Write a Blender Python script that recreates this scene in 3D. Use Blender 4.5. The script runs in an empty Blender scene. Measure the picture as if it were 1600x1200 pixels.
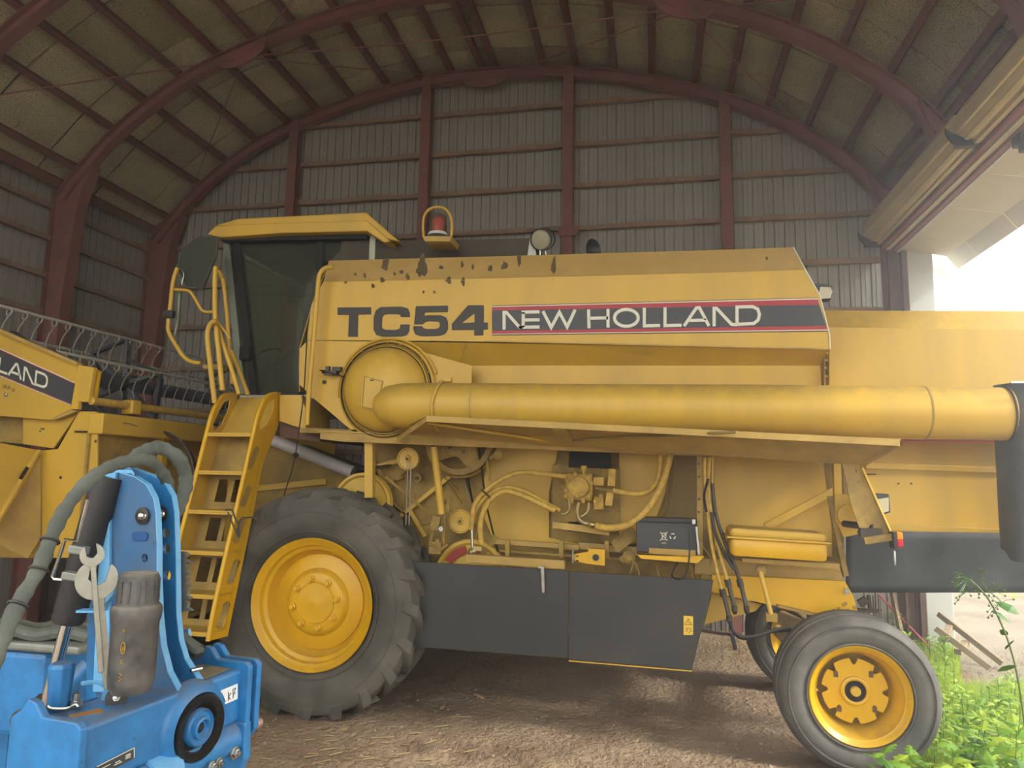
import bpy, bmesh, math, random
from mathutils import Vector, Matrix
from mathutils.geometry import tessellate_polygon
random.seed(7)
PI = math.pi
scene = bpy.context.scene
COL = scene.collection
V = Vector

# ------------------------------------------------------------------ camera
FPX = 1100.0
d_y = V((220, 145, FPX)).normalized()
d_z = V((150, -8600, FPX)); d_z = (d_z - d_y * d_z.dot(d_y)).normalized()
d_x = d_y.cross(d_z).normalized()
CAMH = 1.7
CAM = V((0, 0, CAMH))
def toworld(v): return V((d_x.dot(v), d_y.dot(v), d_z.dot(v)))
cd = bpy.data.cameras.new('camera'); cam = bpy.data.objects.new('camera', cd); COL.objects.link(cam)
r_ = toworld(V((1, 0, 0))); u_ = toworld(V((0, -1, 0))); b_ = toworld(V((0, 0, -1)))
cam.matrix_world = Matrix(((r_.x, u_.x, b_.x, 0), (r_.y, u_.y, b_.y, 0), (r_.z, u_.z, b_.z, CAMH), (0, 0, 0, 1)))
cd.sensor_width = 36; cd.sensor_fit = 'HORIZONTAL'; cd.lens = 36 * FPX / 1600; cd.clip_end = 500; cd.clip_start = 0.05
scene.camera = cam

# ------------------------------------------------------------------ light
w = bpy.data.worlds.new('sky'); scene.world = w; w.use_nodes = True
bg = w.node_tree.nodes['Background']; bg.inputs[0].default_value = (1.0, 0.985, 0.93, 1); bg.inputs[1].default_value = 1.75
sl = bpy.data.lights.new('sun', 'SUN'); sl.energy = 2.6; sl.angle = 0.15; sl.color = (1, 0.95, 0.86)
so = bpy.data.objects.new('sun', sl); COL.objects.link(so)
so.rotation_euler = V((-0.80, 0.18, -0.62)).to_track_quat('-Z', 'Y').to_euler()
so.location = (20, -10, 15)
scene.view_settings.view_transform = 'Standard'; scene.view_settings.look = 'None'
scene.view_settings.gamma = 1; scene.view_settings.use_curve_mapping = False
scene.view_settings.exposure = 1.1
scene.cycles.use_denoising = True
scene.cycles.max_bounces = 8; scene.cycles.diffuse_bounces = 5
scene.cycles.sample_clamp_indirect = 6

# ------------------------------------------------------------------ pixel -> point on a plane of the place
def ray(px, py): return toworld(V((px - 800, py - 600, FPX)))
def P(px, py, y): r = ray(px, py); return CAM + r * (y / r.y)
def PX(px, py, x): r = ray(px, py); return CAM + r * (x / r.x)
def PZ(px, py, z): r = ray(px, py); return CAM + r * ((z - CAMH) / r.z)
def PD(px, py, d): return CAM + ray(px, py) * (d / FPX)
def c6(c, k=1/3.0, ox=0, oy=0): return (ox + c[0] * k, oy + c[1] * k)

# ------------------------------------------------------------------ materials
def rgb(h):
    h = h.lstrip('#'); t = [int(h[i:i+2], 16) / 255 for i in (0, 2, 4)]
    return tuple(c / 12.92 if c < .04045 else ((c + .055) / 1.055) ** 2.4 for c in t) + (1,)
MATS = {}
def mat(name, col, rough=.6, metal=0, dirt=None, dirt_amt=.3, dirt_scale=3, bump=0, bump_scale=40, fine=None, fine_scale=60, fine_thr=.62,
        up=None, up_amt=0, coat=0, streak=False, bump_dist=.01):
    if name in MATS: return MATS[name]
    m = bpy.data.materials.new(name); m.use_nodes = True; nt = m.node_tree; N = nt.nodes; L = nt.links
    bs = N['Principled BSDF']; bs.inputs['Roughness'].default_value = rough; bs.inputs['Metallic'].default_value = metal
    if coat: bs.inputs['Coat Weight'].default_value = coat; bs.inputs['Coat Roughness'].default_value = .25
    geo = N.new('ShaderNodeNewGeometry')
    cur = N.new('ShaderNodeRGB'); cur.outputs[0].default_value = rgb(col); out = cur.outputs[0]
    def mix(fac, c2):
        nonlocal out
        mx = N.new('ShaderNodeMix'); mx.data_type = 'RGBA'
        L.new(fac, mx.inputs[0]); L.new(out, mx.inputs[6]); mx.inputs[7].default_value = rgb(c2); out = mx.outputs[2]
    def noise(scale, det=5, src=None, rgh=.6):
        n = N.new('ShaderNodeTexNoise'); n.inputs['Scale'].default_value = scale; n.inputs['Detail'].default_value = det; n.inputs['Roughness'].default_value = rgh
        L.new(src or geo.outputs['Position'], n.inputs['Vector']); return n
    def ramp(src, a, b, to=1.0):
        r = N.new('ShaderNodeMapRange'); r.inputs['From Min'].default_value = a; r.inputs['From Max'].default_value = b; r.inputs['To Max'].default_value = to
        L.new(src, r.inputs['Value']); return r.outputs[0]
    if dirt:
        src = None
        if streak:
            mp = N.new('ShaderNodeMapping'); mp.inputs['Scale'].default_value = (1, 1, .18); L.new(geo.outputs['Position'], mp.inputs['Vector']); src = mp.outputs[0]
        n = noise(dirt_scale, 6, src); mix(ramp(n.outputs[0], .35, .7, dirt_amt), dirt)
    if up and up_amt:
        sp = N.new('ShaderNodeSeparateXYZ'); L.new(geo.outputs['Normal'], sp.inputs[0])
        n = noise(14, 5); mu = N.new('ShaderNodeMath'); mu.operation = 'MULTIPLY'
        L.new(ramp(sp.outputs[2], .25, .9, up_amt), mu.inputs[0]); L.new(ramp(n.outputs[0], .25, .6), mu.inputs[1]); mix(mu.outputs[0], up)
    if fine:
        n = noise(fine_scale, 4); mix(ramp(n.outputs[0], fine_thr, fine_thr + .06), fine)
    L.new(out, bs.inputs['Base Color'])
    if bump:
        n = noise(bump_scale, 4); b = N.new('ShaderNodeBump'); b.inputs['Strength'].default_value = bump; b.inputs['Distance'].default_value = bump_dist
        L.new(n.outputs[0], b.inputs['Height']); L.new(b.outputs[0], bs.inputs['Normal'])
    MATS[name] = m; return m

# ------------------------------------------------------------------ mesh builder
class B:
    def __init__(s): s.bm = bmesh.new()
    def verts(s, pts): return [s.bm.verts.new(p) for p in pts]
    def face(s, vs):
        try: return s.bm.faces.new(vs)
        except ValueError: return None
    def quad(s, *pts): s.face(s.verts(pts)); return s
    def box(s, c, size, rot=None):
        c = V(c); hx, hy, hz = size[0] / 2, size[1] / 2, size[2] / 2
        p = [V((x, y, z)) for x in (-hx, hx) for y in (-hy, hy) for z in (-hz, hz)]
        if rot is not None: p = [rot @ q for q in p]
        v = s.verts([c + q for q in p])
        for f in ((0, 1, 3, 2), (4, 6, 7, 5), (0, 4, 5, 1), (2, 3, 7, 6), (0, 2, 6, 4), (1, 5, 7, 3)): s.face([v[i] for i in f])
        return s
    def prism(s, pts, vec, holes=()):
        vec = V(vec); loops = [[V(p) for p in pts]] + [[V(p) for p in h] for h in holes]
        flat = [p for l in loops for p in l]
        a = s.verts(flat); b = s.verts([p + vec for p in flat])
        for t in tessellate_polygon(loops):
            s.face([a[i] for i in t]); s.face([b[i] for i in reversed(t)])
        k = 0
        for l in loops:
            n = len(l)
            for i in range(n): j = (i + 1) % n; s.face([a[k+i], a[k+j], b[k+j], b[k+i]])
            k += n
        return s
    def bar(s, p, q, wd, ht, upv=(0, 0, 1)):
        p, q = V(p), V(q); d = (q - p); l = d.length; d.normalize(); side = d.cross(V(upv))
        if side.length < 1e-4: side = d.cross(V((1, 0, 0)))
        side.normalize(); up = side.cross(d).normalized()
        R = Matrix((d, side, up)).transposed()
        return s.box((p + q) / 2, (l, wd, ht), R)
    def tube(s, pts, r, n=8, closed=False, rs=None, smoothpath=0):
        pts = [V(p) for p in pts]
        if smoothpath: pts = smooth(pts, smoothpath, closed)
        N = len(pts); rings = []
        t0 = (pts[1] - pts[0]).normalized(); nv = t0.cross(V((0, 0, 1)))
        if nv.length < .05: nv = t0.cross(V((1, 0, 0)))
        nv.normalize()
        for i in range(N):
            if closed: t = (pts[(i+1) % N] - pts[i-1]).normalized()
            else: t = (pts[min(i+1, N-1)] - pts[max(i-1, 0)]).normalized()
            nv = (nv - t * nv.dot(t)).normalized(); bv = t.cross(nv)
            rr = rs[i] if rs else r
            rings.append(s.verts([pts[i] + (nv * math.cos(2*PI*k/n) + bv * math.sin(2*PI*k/n)) * rr for k in range(n)]))
        for i in range(N if closed else N - 1):
            a, b = rings[i], rings[(i+1) % N]
            for k in range(n): s.face([a[k], a[(k+1) % n], b[(k+1) % n], b[k]])
        if not closed: s.face(rings[0][::-1]); s.face(rings[-1])
        return s
    def lathe(s, c, axis, prof, n=32, close=False):
        """prof: (radius, height along axis)"""
        c, ax = V(c), V(axis).normalized(); e = ax.cross(V((0, 0, 1)))
        if e.length < .05: e = ax.cross(V((1, 0, 0)))
        e.normalize(); f = ax.cross(e); rings = []
        for (r, h) in prof:
            if r < 1e-6: rings.append(s.verts([c + ax * h]))
            else: rings.append(s.verts([c + ax * h + (e * math.cos(2*PI*k/n) + f * math.sin(2*PI*k/n)) * r for k in range(n)]))
        M = len(rings)
        for i in range(M if close else M - 1):
            a, b = rings[i], rings[(i+1) % M]
            for k in range(n):
                k2 = (k+1) % n
                if len(a) == 1 and len(b) == 1: continue
                if len(a) == 1: s.face([a[0], b[k2], b[k]])
                elif len(b) == 1: s.face([a[k], a[k2], b[0]])
                else: s.face([a[k], a[k2], b[k2], b[k]])
        return s
    def grid(s, rows):
        vs = [s.verts(r) for r in rows]
        for i in range(len(vs) - 1):
            for j in range(len(vs[i]) - 1): s.face([vs[i][j], vs[i][j+1], vs[i+1][j+1], vs[i+1][j]])
        return s
    def obj(s, name, m, parent=None, smooth=False, bevel=0, solid=0, **tags):
        bmesh.ops.recalc_face_normals(s.bm, faces=s.bm.faces)
        off = wloc(parent)
        if off.length > 0: bmesh.ops.translate(s.bm, verts=s.bm.verts, vec=-off)
        me = bpy.data.meshes.new(name); s.bm.to_mesh(me); s.bm.free()
        if m: me.materials.append(MATS[m] if isinstance(m, str) else m)
        o = bpy.data.objects.new(name, me); COL.objects.link(o)
        if parent: o.parent = parent
        if smooth:
            me.polygons.foreach_set('use_smooth', [True] * len(me.polygons))
            try: me.set_sharp_from_angle(angle=math.radians(38))
            except Exception: pass
        if solid:
            md = o.modifiers.new('solid', 'SOLIDIFY'); md.thickness = solid; md.offset = 0
        if bevel:
            md = o.modifiers.new('bevel', 'BEVEL'); md.width = bevel; md.segments = 2; md.limit_method = 'ANGLE'; md.angle_limit = math.radians(35)
        for k, v in tags.items(): o[k] = v
        return o
def wloc(o):
    v = V((0, 0, 0))
    while o: v = v + V(o.location); o = o.parent
    return v
def smooth(pts, n=6, closed=False):
    out = []; N = len(pts); g = lambda i: pts[i % N] if closed else pts[max(0, min(N-1, i))]
    for i in range(N if closed else N - 1):
        a, b, c, d = g(i-1), g(i), g(i+1), g(i+2)
        for k in range(n):
            t = k / n
            out.append(.5 * ((2*b) + (c - a)*t + (2*a - 5*b + 4*c - d)*t*t + (3*b - 3*c + d - a)*t**3))
    if not closed: out.append(pts[-1])
    return out
def empty(name, loc, parent=None, **tags):
    o = bpy.data.objects.new(name, None); COL.objects.link(o); o.location = loc; o.empty_display_size = .1
    if parent: o.parent = parent; o.location = V(loc) - wloc(parent)
    for k, v in tags.items(): o[k] = v
    return o
def plate(px, y, t=.01, holes=()):
    return B().prism([P(a, b, y) for a, b in px], (0, t, 0), [[P(a, b, y) for a, b in h] for h in holes])
def strokes2d(lines, wd):
    """ribbon outlines with mitred corners in 2-D"""
    outs = []
    for pts in lines:
        closed = pts[0] == pts[-1] and len(pts) > 3
        if closed: pts = pts[:-1]
        n = len(pts); Lf, Rt = [], []
        for i in range(n):
            p = V(pts[i]).to_2d() if len(pts[i]) == 3 else V(pts[i])
            a = V(pts[(i-1) % n]) if (closed or i > 0) else None; c = V(pts[(i+1) % n]) if (closed or i < n-1) else None
            d1 = (p - a).normalized() if a is not None else None; d2 = (c - p).normalized() if c is not None else None
            if d1 is None: d1 = d2
            if d2 is None: d2 = d1
            n1 = V((-d1.y, d1.x)); n2 = V((-d2.y, d2.x)); m = (n1 + n2)
            m = m.normalized() if m.length > 1e-3 else n1
            k = min(1 / max(.35, m.dot(n1)), 2.2) * wd / 2
            Lf.append(p + m * k); Rt.append(p - m * k)
        outs.append((Lf, Rt, closed))
    return outs
def ribbon(b, lines, wd, mp, th):
    """th: vector toward the viewer for thickness; mp maps 2-D to world"""
    th = V(th)
    for Lf, Rt, closed in strokes2d(lines, wd):
        n = len(Lf)
        for i in range(n if closed else n - 1):
            j = (i+1) % n
            q = [mp(*Lf[i]), mp(*Lf[j]), mp(*Rt[j]), mp(*Rt[i])]
            v = b.verts(q + [p + th for p in q])
            for f in ((3, 2, 1, 0), (4, 5, 6, 7), (0, 1, 5, 4), (1, 2, 6, 5), (2, 3, 7, 6), (3, 0, 4, 7)): b.face([v[k] for k in f])
    return b

# colours
mat('yellow', '#d0a838', .45, dirt='#a28a48', dirt_amt=.45, dirt_scale=4, up='#8f7a4c', up_amt=.7, fine='#6b5320', fine_scale=90, fine_thr=.72, streak=True)
mat('yellow_clean', '#d9a90f', .35, dirt='#a9822c', dirt_amt=.25, dirt_scale=5, up='#8f7a4c', up_amt=.5)
mat('yellow_dusty', '#bc9d50', .65, dirt='#8d7340', dirt_amt=.75, dirt_scale=6, up='#8a7a56', up_amt=.95, fine='#5c4a28', fine_scale=70, fine_thr=.68, bump=.15, bump_scale=90)
mat('yellow_faded', '#c2a05c', .6, dirt='#a5894e', dirt_amt=.6, dirt_scale=5, fine='#7d683c', fine_scale=60, fine_thr=.7)
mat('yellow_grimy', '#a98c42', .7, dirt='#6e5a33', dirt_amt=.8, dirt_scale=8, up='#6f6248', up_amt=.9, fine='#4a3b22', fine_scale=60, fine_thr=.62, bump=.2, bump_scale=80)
mat('hose_yellow', '#cda948', .6, dirt='#7d6535', dirt_amt=.7, dirt_scale=25)
mat('black', '#26262a', .5, dirt='#4a4843', dirt_amt=.4, dirt_scale=8, up='#6b6555', up_amt=.7)
mat('black_matt', '#1c1b1a', .8)
mat('panel_grey', '#2d2d2d', .5, dirt='#454340', dirt_amt=.5, dirt_scale=2.5, fine='#74716a', fine_scale=35, fine_thr=.72)
mat('rubber', '#3b3b38', .75, dirt='#817b6e', dirt_amt=.5, dirt_scale=3.5, up='#7a705f', up_amt=.4, bump=.3, bump_scale=60)
mat('rubber_smooth', '#4c4c4a', .65, dirt='#77736b', dirt_amt=.7, dirt_scale=7, bump=.2, bump_scale=70)
mat('steel', '#b9b9b4', .3, 1, dirt='#6b665c', dirt_amt=.5, dirt_scale=20)
mat('chrome', '#d8d8d6', .15, 1)
mat('dark_steel', '#55524c', .5, .8, dirt='#3b322a', dirt_amt=.7, dirt_scale=15)
mat('red_steel', '#96635a', .75, dirt='#674a42', dirt_amt=.6, dirt_scale=3, bump=.1, fine='#4a2b26', fine_scale=40, fine_thr=.66)
mat('purlin_wood', '#8a5548', .8, dirt='#57402f', dirt_amt=.7, dirt_scale=6, bump=.3, fine='#9c8a6e', fine_scale=30, fine_thr=.62)
mat('girt_wood', '#a88b74', .85, dirt='#5b4636', dirt_amt=.6, dirt_scale=8, up='#d8cbb2', up_amt=.9, bump=.4)  # pale tops: dust, with the light on them put into the colour
mat('sheet', '#a9a69e', .55, dirt='#918c80', dirt_amt=.5, dirt_scale=2, fine='#b8b3a6', fine_scale=7, fine_thr=.72)
mat('sheet_groove', '#5e5a54', .6)
mat('fibre', '#e6dcb6', .95, dirt='#aaa27c', dirt_amt=.75, dirt_scale=1.3, fine='#7c7558', fine_scale=85, fine_thr=.54, bump=.9, bump_scale=70)
mat('fibre_dark', '#cfc59c', .95, dirt='#968f6c', dirt_amt=.75, dirt_scale=1.8, fine='#6f694f', fine_scale=80, fine_thr=.53, bump=.9, bump_scale=70)
mat('seam', '#4f4a3a', .9)
mat('cream', '#cfc7a6', .5, dirt='#b9ae90', dirt_amt=.3, dirt_scale=1.5)
mat('roll_cream', '#cdbb8a', .35, .3, dirt='#8f8260', dirt_amt=.3, dirt_scale=3)
mat('white_paint', '#c4c7c2', .5, dirt='#b5b8b5', dirt_amt=.4)
mat('brown_post', '#6c5040', .8, dirt='#3d2e25', dirt_amt=.7, dirt_scale=10, bump=.3)
mat('letter_black', '#2a2622', .5, dirt='#40382a', dirt_amt=.4, dirt_scale=15)
mat('decal_grey', '#3a3d42', .5, dirt='#55544f', dirt_amt=.3)
mat('decal_red', '#a8323a', .5)
mat('decal_white', '#d9d8c8', .5)
mat('blue_dusty_shade', '#2e6394', .5, dirt='#475a6c', dirt_amt=.8, dirt_scale=9, fine='#2a4258', fine_scale=40, fine_thr=.66)  # dirt, plus the tower face's shade put into the colour
mat('blue', '#2b7fc0', .4, dirt='#245b8c', dirt_amt=.75, dirt_scale=14, up='#6f7478', up_amt=.75, fine='#173f66', fine_scale=45, fine_thr=.68)
mat('blue_light', '#6fb0dd', .45, dirt='#2f74b8', dirt_amt=.3, dirt_scale=20)
mat('grease', '#15120f', .25, bump=1.0, bump_dist=.03, bump_scale=90, fine='#5a5246', fine_scale=80, fine_thr=.64)
mat('sleeve', '#62675f', .8, dirt='#3f4440', dirt_amt=.7, dirt_scale=12, fine='#a7aaa0', fine_scale=60, fine_thr=.7, bump=.3)
mat('canister', '#3a3b3d', .55, dirt='#7f7a72', dirt_amt=.5, dirt_scale=20, up='#a89a84', up_amt=.9, fine='#c9c4b8', fine_scale=50, fine_thr=.76)
mat('interior', '#b4b6a2', .8)
mat('lamp_glass', '#cfcbb0', .12, .2)
mat('orange_glass', '#e2561a', .2)
mat('orange_lens', '#f08a18', .25)
mat('red_lens', '#c9203a', .25)
mat('leaf', '#6f9a2f', .5, dirt='#9cc24a', dirt_amt=.7, dirt_scale=8)
mat('leaf_dark', '#3f6a2a', .5, dirt='#557f35', dirt_amt=.6, dirt_scale=8)
mat('stem', '#5c6a3a', .7)
mat('dry_leaf', '#8d7759', .9)
mat('straw', '#a8966c', .9)
mat('timber', '#9a8a6c', .9, dirt='#6e6049', dirt_amt=.6, dirt_scale=12, bump=.3)
mat('barrel', '#e2dcdc', .4, 0, dirt='#b5a9a4', dirt_amt=.5, dirt_scale=6)
def leafmat(name, c1, c2):
    m = mat(name, c1, .5, dirt=c2, dirt_amt=.7, dirt_scale=9); nt = m.node_tree; bs = nt.nodes['Principled BSDF']
    tr = nt.nodes.new('ShaderNodeBsdfTranslucent'); mx = nt.nodes.new('ShaderNodeMixShader'); mx.inputs[0].default_value = .4
    src = bs.inputs['Base Color'].links[0].from_socket; nt.links.new(src, tr.inputs[0])
    out = nt.nodes['Material Output']; nt.links.new(bs.outputs[0], mx.inputs[1]); nt.links.new(tr.outputs[0], mx.inputs[2]); nt.links.new(mx.outputs[0], out.inputs[0])
leafmat('leaf_bright', '#a4c42e', '#c9dc62'); leafmat('leaf_mid', '#6fa030', '#98bc44')
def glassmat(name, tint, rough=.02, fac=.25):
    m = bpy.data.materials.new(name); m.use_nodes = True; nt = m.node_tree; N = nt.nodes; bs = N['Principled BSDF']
    bs.inputs['Base Color'].default_value = (.2, .21, .17, 1); bs.inputs['Roughness'].default_value = rough  # grey base veils the panes in place of the sky's reflection
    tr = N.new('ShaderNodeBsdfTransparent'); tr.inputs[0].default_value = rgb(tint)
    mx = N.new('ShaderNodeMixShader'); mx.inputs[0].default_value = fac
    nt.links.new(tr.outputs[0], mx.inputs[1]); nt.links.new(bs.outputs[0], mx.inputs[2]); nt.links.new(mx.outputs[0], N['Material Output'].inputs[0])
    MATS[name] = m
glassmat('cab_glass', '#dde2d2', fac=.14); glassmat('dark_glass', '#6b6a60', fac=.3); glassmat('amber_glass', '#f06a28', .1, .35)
# ================================================================== THE SHED
G = 8.5; XL = -6.9; XR = 2.72; YF = -1.3
prof = [V((x, 0, z)) for x, z in [(-6.92, 4.93), (-6.67, 5.25), (-6.20, 5.73), (-5.54, 6.2), (-4.91, 6.50), (-3.93, 6.81), (-3.02, 6.98),
        (-2.05, 7.03), (-1.01, 6.94), (-.12, 6.76), (.89, 6.42), (1.70, 5.99), (2.39, 5.43), (2.74, 5.0)]]
fine = smooth(prof, 12)
acc = [0]
for i in range(1, len(fine)): acc.append(acc[-1] + (fine[i] - fine[i-1]).length)
LEN = acc[-1]
def arch(s, inset=0, y=0):
    s = max(0, min(LEN, s))
    for i in range(1, len(acc)):
        if acc[i] >= s: break
    t = (s - acc[i-1]) / (acc[i] - acc[i-1]); p = fine[i-1].lerp(fine[i], t)
    d = (fine[min(i+2, len(fine)-1)] - fine[max(i-3, 0)]).normalized(); n = V((d.z, 0, -d.x))  # inward (down)
    q = p + n * inset; return V((q.x, y, q.z))
def s_of_x(x):
    for i in range(1, len(fine)):
        if fine[i].x >= x: return acc[i-1] + (x - fine[i-1].x) / (fine[i].x - fine[i-1].x) * (acc[i] - acc[i-1])
    return LEN
def z_of_x(x): return arch(s_of_x(x)).z

# ---- ground, with real lumps and a wheel track
def hsh(x, y):
    return (math.sin(x * 12.9898 + y * 78.233) * 43758.5453) % 1.0
def vnoise(x, y):
    xi, yi = math.floor(x), math.floor(y); fx, fy = x - xi, y - yi
    fx = fx*fx*(3-2*fx); fy = fy*fy*(3-2*fy)
    a = hsh(xi, yi); b = hsh(xi+1, yi); c = hsh(xi, yi+1); d = hsh(xi+1, yi+1)
    return a + (b-a)*fx + (c-a)*fy + (a-b-c+d)*fx*fy
def gh(x, y):
    z = (vnoise(x*1.3, y*1.3) - .5) * .03 + (vnoise(x*5, y*5) - .5) * .02 + (vnoise(x*13, y*13) - .5) * .02
    # tyre track running out from the front wheel, lugs pressed crosswise
    ty = 4.42 - .07 * (x + 1.5); d = y - ty
    if -1.8 < x < 2.2 and abs(d) < .35:
        k = max(0, 1 - abs(d) / .33); z += -.02 * k + .024 * k * math.sin((x * 9 + abs(d) * 10) * 2.0)
    return z
b = B(); rows = []
xs = [-7.3 + i * .055 for i in range(184)]; ys = [2.4 + j * .05 for j in range(62)] + [5.55 + j * .16 for j in range(21)]
b.grid([[V((x, y, gh(x, y))) for x in xs] for y in ys])
m = mat('dirt', '#806a54', .95, dirt='#a8947b', dirt_amt=.85, dirt_scale=1.6, fine='#bfae96', fine_scale=34, fine_thr=.64, bump=1.0, bump_scale=22, bump_dist=.05)
b.obj('floor', m, smooth=True, kind='structure')
b = B().quad((-7.3, -3, -.02), (2.9, -3, -.02), (2.9, 2.42, -.02), (-7.3, 2.42, -.02)); b.obj('floor', 'dirt', kind='structure')
mat('gravel', '#8d8170', .95, dirt='#6f6555', dirt_amt=.9, dirt_scale=1.2, fine='#a99e8c', fine_scale=30, fine_thr=.6, bump=.8, bump_scale=40)
B().quad((2.75, -60, -.03), (90, -60, -.03), (90, 90, -.03), (2.75, 90, -.03)).obj('ground_outside', 'gravel', kind='structure')
B().quad((-60, -60, -.05), (2.75, -60, -.05), (2.75, -2.9, -.05), (-60, -2.9, -.05)).obj('ground_yard', 'gravel', kind='structure')

# ---- corrugated sheets
def corrugated(b, p0, dirv, nrm, width, zb, ztop, pitch=.116, depth=.022):
    """sheet from p0 along dirv; narrow ribs standing into the room"""
    n = int(round(width / pitch)); us = []
    for i in range(n):
        u = i * pitch; us += [(u, 0), (u + pitch * .36, 0), (u + pitch * .38, .003), (u + pitch * .42, .003), (u + pitch * .44, 0), (u + pitch * .80, 0), (u + pitch * .83, -depth), (u + pitch * .94, -depth), (u + pitch * .97, 0)]
    us.append((width, 0))
    lo, hi = [], []
    for u, d in us:
        q = V(p0) + V(dirv) * u + V(nrm) * d
        lo.append(V((q.x, q.y, zb))); hi.append(V((q.x, q.y, ztop(q))))
    b.grid([lo, hi]); return b
wb = empty('wall_back', (-2, G, 0), kind='structure')
x = XL
while x < XR - .05:
    wdt = min(.928, XR + .0 - x)
    corrugated(B(), (x, G + .03, 0), (1, 0, 0), (0, -1, 0), wdt, -.02, lambda q: z_of_x(q.x) + .03).obj('panel', 'sheet', wb); x += .928
wl = empty('wall_left', (XL, 4, 0), kind='structure')
y = G
while y > YF:
    corrugated(B(), (XL - .03, y, 0), (0, -1, 0), (1, 0, 0), .928, -.02, lambda q: 5.0).obj('panel', 'sheet', wl); y -= .928
# right wall stub in front of the door opening (outside the picture)
DOOR0, DOOR1, HEAD = 1.2, 8.25, 4.24
wr = empty('wall_right', (XR, 0, 0), kind='structure')
B().box((XR + .05, (YF + DOOR0) / 2, 2.5), (.1, DOOR0 - YF, 5.0)).obj('panel', 'sheet', wr)
B().box((XR + .06, (YF + G) / 2, (HEAD + .15 + 5.15) / 2), (.08, G - YF, 5.15 - HEAD - .15)).obj('head_panel', 'sheet', wr)
# girts on the gable, rough dusty tops, their light also put into the colour
posts_px = [460, 665, 888, 1133]
posts = [P(px, 250, G - .12).x for px in posts_px]
def girt(y0, pts, parent, nm='girt'):
    b = B(); prev = None
    p, q = V(pts[0]), V(pts[1]); n = max(4, int((q - p).length / .16)); rows = [[], [], [], []]
    along_x = abs(q.x - p.x) > abs(q.y - p.y); out = V((0, -1, 0)) if along_x else V((1, 0, 0))
    for i in range(n + 1):
        c = p.lerp(q, i / n); j = (random.random() - .5) * .022; k = random.random() * .02
        rows[0].append(c + out * .0 + V((0, 0, .03 + j * .5))); rows[1].append(c + out * (.05 + k) + V((0, 0, .03 + j)))
        rows[2].append(c + out * (.05 + k * .5) + V((0, 0, -.028 + j * .4))); rows[3].append(c + V((0, 0, -.028)))
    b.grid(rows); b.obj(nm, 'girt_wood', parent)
seq = [XL + .1] + posts + [XR - .1]
for yy in (173, 236, 299, 363, 430, 500, 570, 640, 710, 780, 850):
    z = P(800, yy, G).z
    for i in range(len(seq) - 1):
        x0, x1 = seq[i] + .06, seq[i+1] - .06
        while x0 < x1 and z_of_x(x0) < z + .15: x0 += .1
        while x1 > x0 and z_of_x(x1) < z + .15: x1 -= .1
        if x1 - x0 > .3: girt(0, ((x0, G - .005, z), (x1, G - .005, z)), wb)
ribsY = [8.36, 6.76, 5.12, 3.48, 1.84, .2, -1.2]
for py_ in (395, 437, 486, 535, 590, 640, 700, 760):
    z = PX(237, py_, XL).z
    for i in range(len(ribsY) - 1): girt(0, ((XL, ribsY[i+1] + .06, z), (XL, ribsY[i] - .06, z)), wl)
# posts: red H sections
for x in posts:
    zt = z_of_x(x) - .1; b = B(); yc = G - .12
    b.box((x, yc - .06, zt / 2), (.13, .012, zt)); b.box((x, yc + .06, zt / 2), (.13, .012, zt)); b.box((x, yc, zt / 2), (.012, .12, zt))
    po = b.obj('post', 'red_steel', wb)
x = P(888, 365, G - .18).x; z = P(888, 362, G - .2).z
B().box((x, G - .205, z + .02), (.26, .012, .1)).box((x, G - .21, z - .03), (.2, .02, .05)).obj('splice_plate', 'red_steel', wb)

# ---- roof
roof = empty('ceiling', (-2, 4, 5), kind='structure')
RY0 = YF
b = B(); ss = [LEN * i / 60 for i in range(61)]
b.grid([[arch(s, -.05, RY0) for s in ss], [arch(s, -.05, G + .1) for s in ss]]); b.obj('roof_sheet', 'seam', roof)
px_p = [262, 280, 323, 363, 407, 455, 500, 552, 607, 657, 707]
sp = [s_of_x(P(px, 200, G).x) for px in px_p] + [s_of_x(-2.16), s_of_x(-1.98)] + [s_of_x(P(px, 120, G).x) for px in (852, 902, 962, 1020, 1087, 1140, 1199, 1258, 1315, 1365)]
sp = [.12] + sorted(sp)[1:] + [LEN - .05]
for s in sp:
    b = B(); w_ = .035 if abs(s - sp[0]) > .01 else .05
    a = [arch(s - w_, .0), arch(s + w_, .0), arch(s + w_, .085), arch(s - w_, .085)]
    y0 = RY0; n = 14; prev = None
    rows = [[V((q.x + (random.random()-.5)*.004, RY0 + (G - RY0) * i / n, q.z + (random.random()-.5)*.01)) for q in a + [a[0]]] for i in range(n + 1)]
    b.grid(rows); b.obj('purlin', 'purlin_wood', roof)
seams = [G - .43 - .82 * k for k in range(13)]
ylines = [G + .02] + [y for y in seams if y > RY0] + [RY0]
for i in range(len(sp) - 1):
    if sp[i+1] - sp[i] < .12: continue
    for j in range(len(ylines) - 1):
        ya, yb = ylines[j+1] + .014, ylines[j] - .014; s0, s1 = sp[i] + .0, sp[i+1] - .0
        b = B(); dz = (random.random()) * .012; tl = (random.random()-.5) * .02
        rows = []
        for k in range(4):
            s = s0 + (s1 - s0) * k / 3; sag = .012 * math.sin(PI * k / 3)
            rows.append([arch(s, -.03 + dz + sag, ya), arch(s, -.03 + dz + sag + tl, (ya + yb) / 2) , arch(s, -.03 + dz + sag + tl * .5, yb)])
        low = [[p - V((0, 0, -.03)) for p in r] for r in rows]
        b.grid(rows); edge = []
        b.grid([rows[0], low[0]]); b.grid([rows[-1], low[-1]]); b.grid([[r[0] for r in rows], [r[0] for r in low]]); b.grid([[r[-1] for r in rows], [r[-1] for r in low]])
        b.obj('insulation_panel', 'fibre' if random.random() < .6 else 'fibre_dark', roof)
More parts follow.
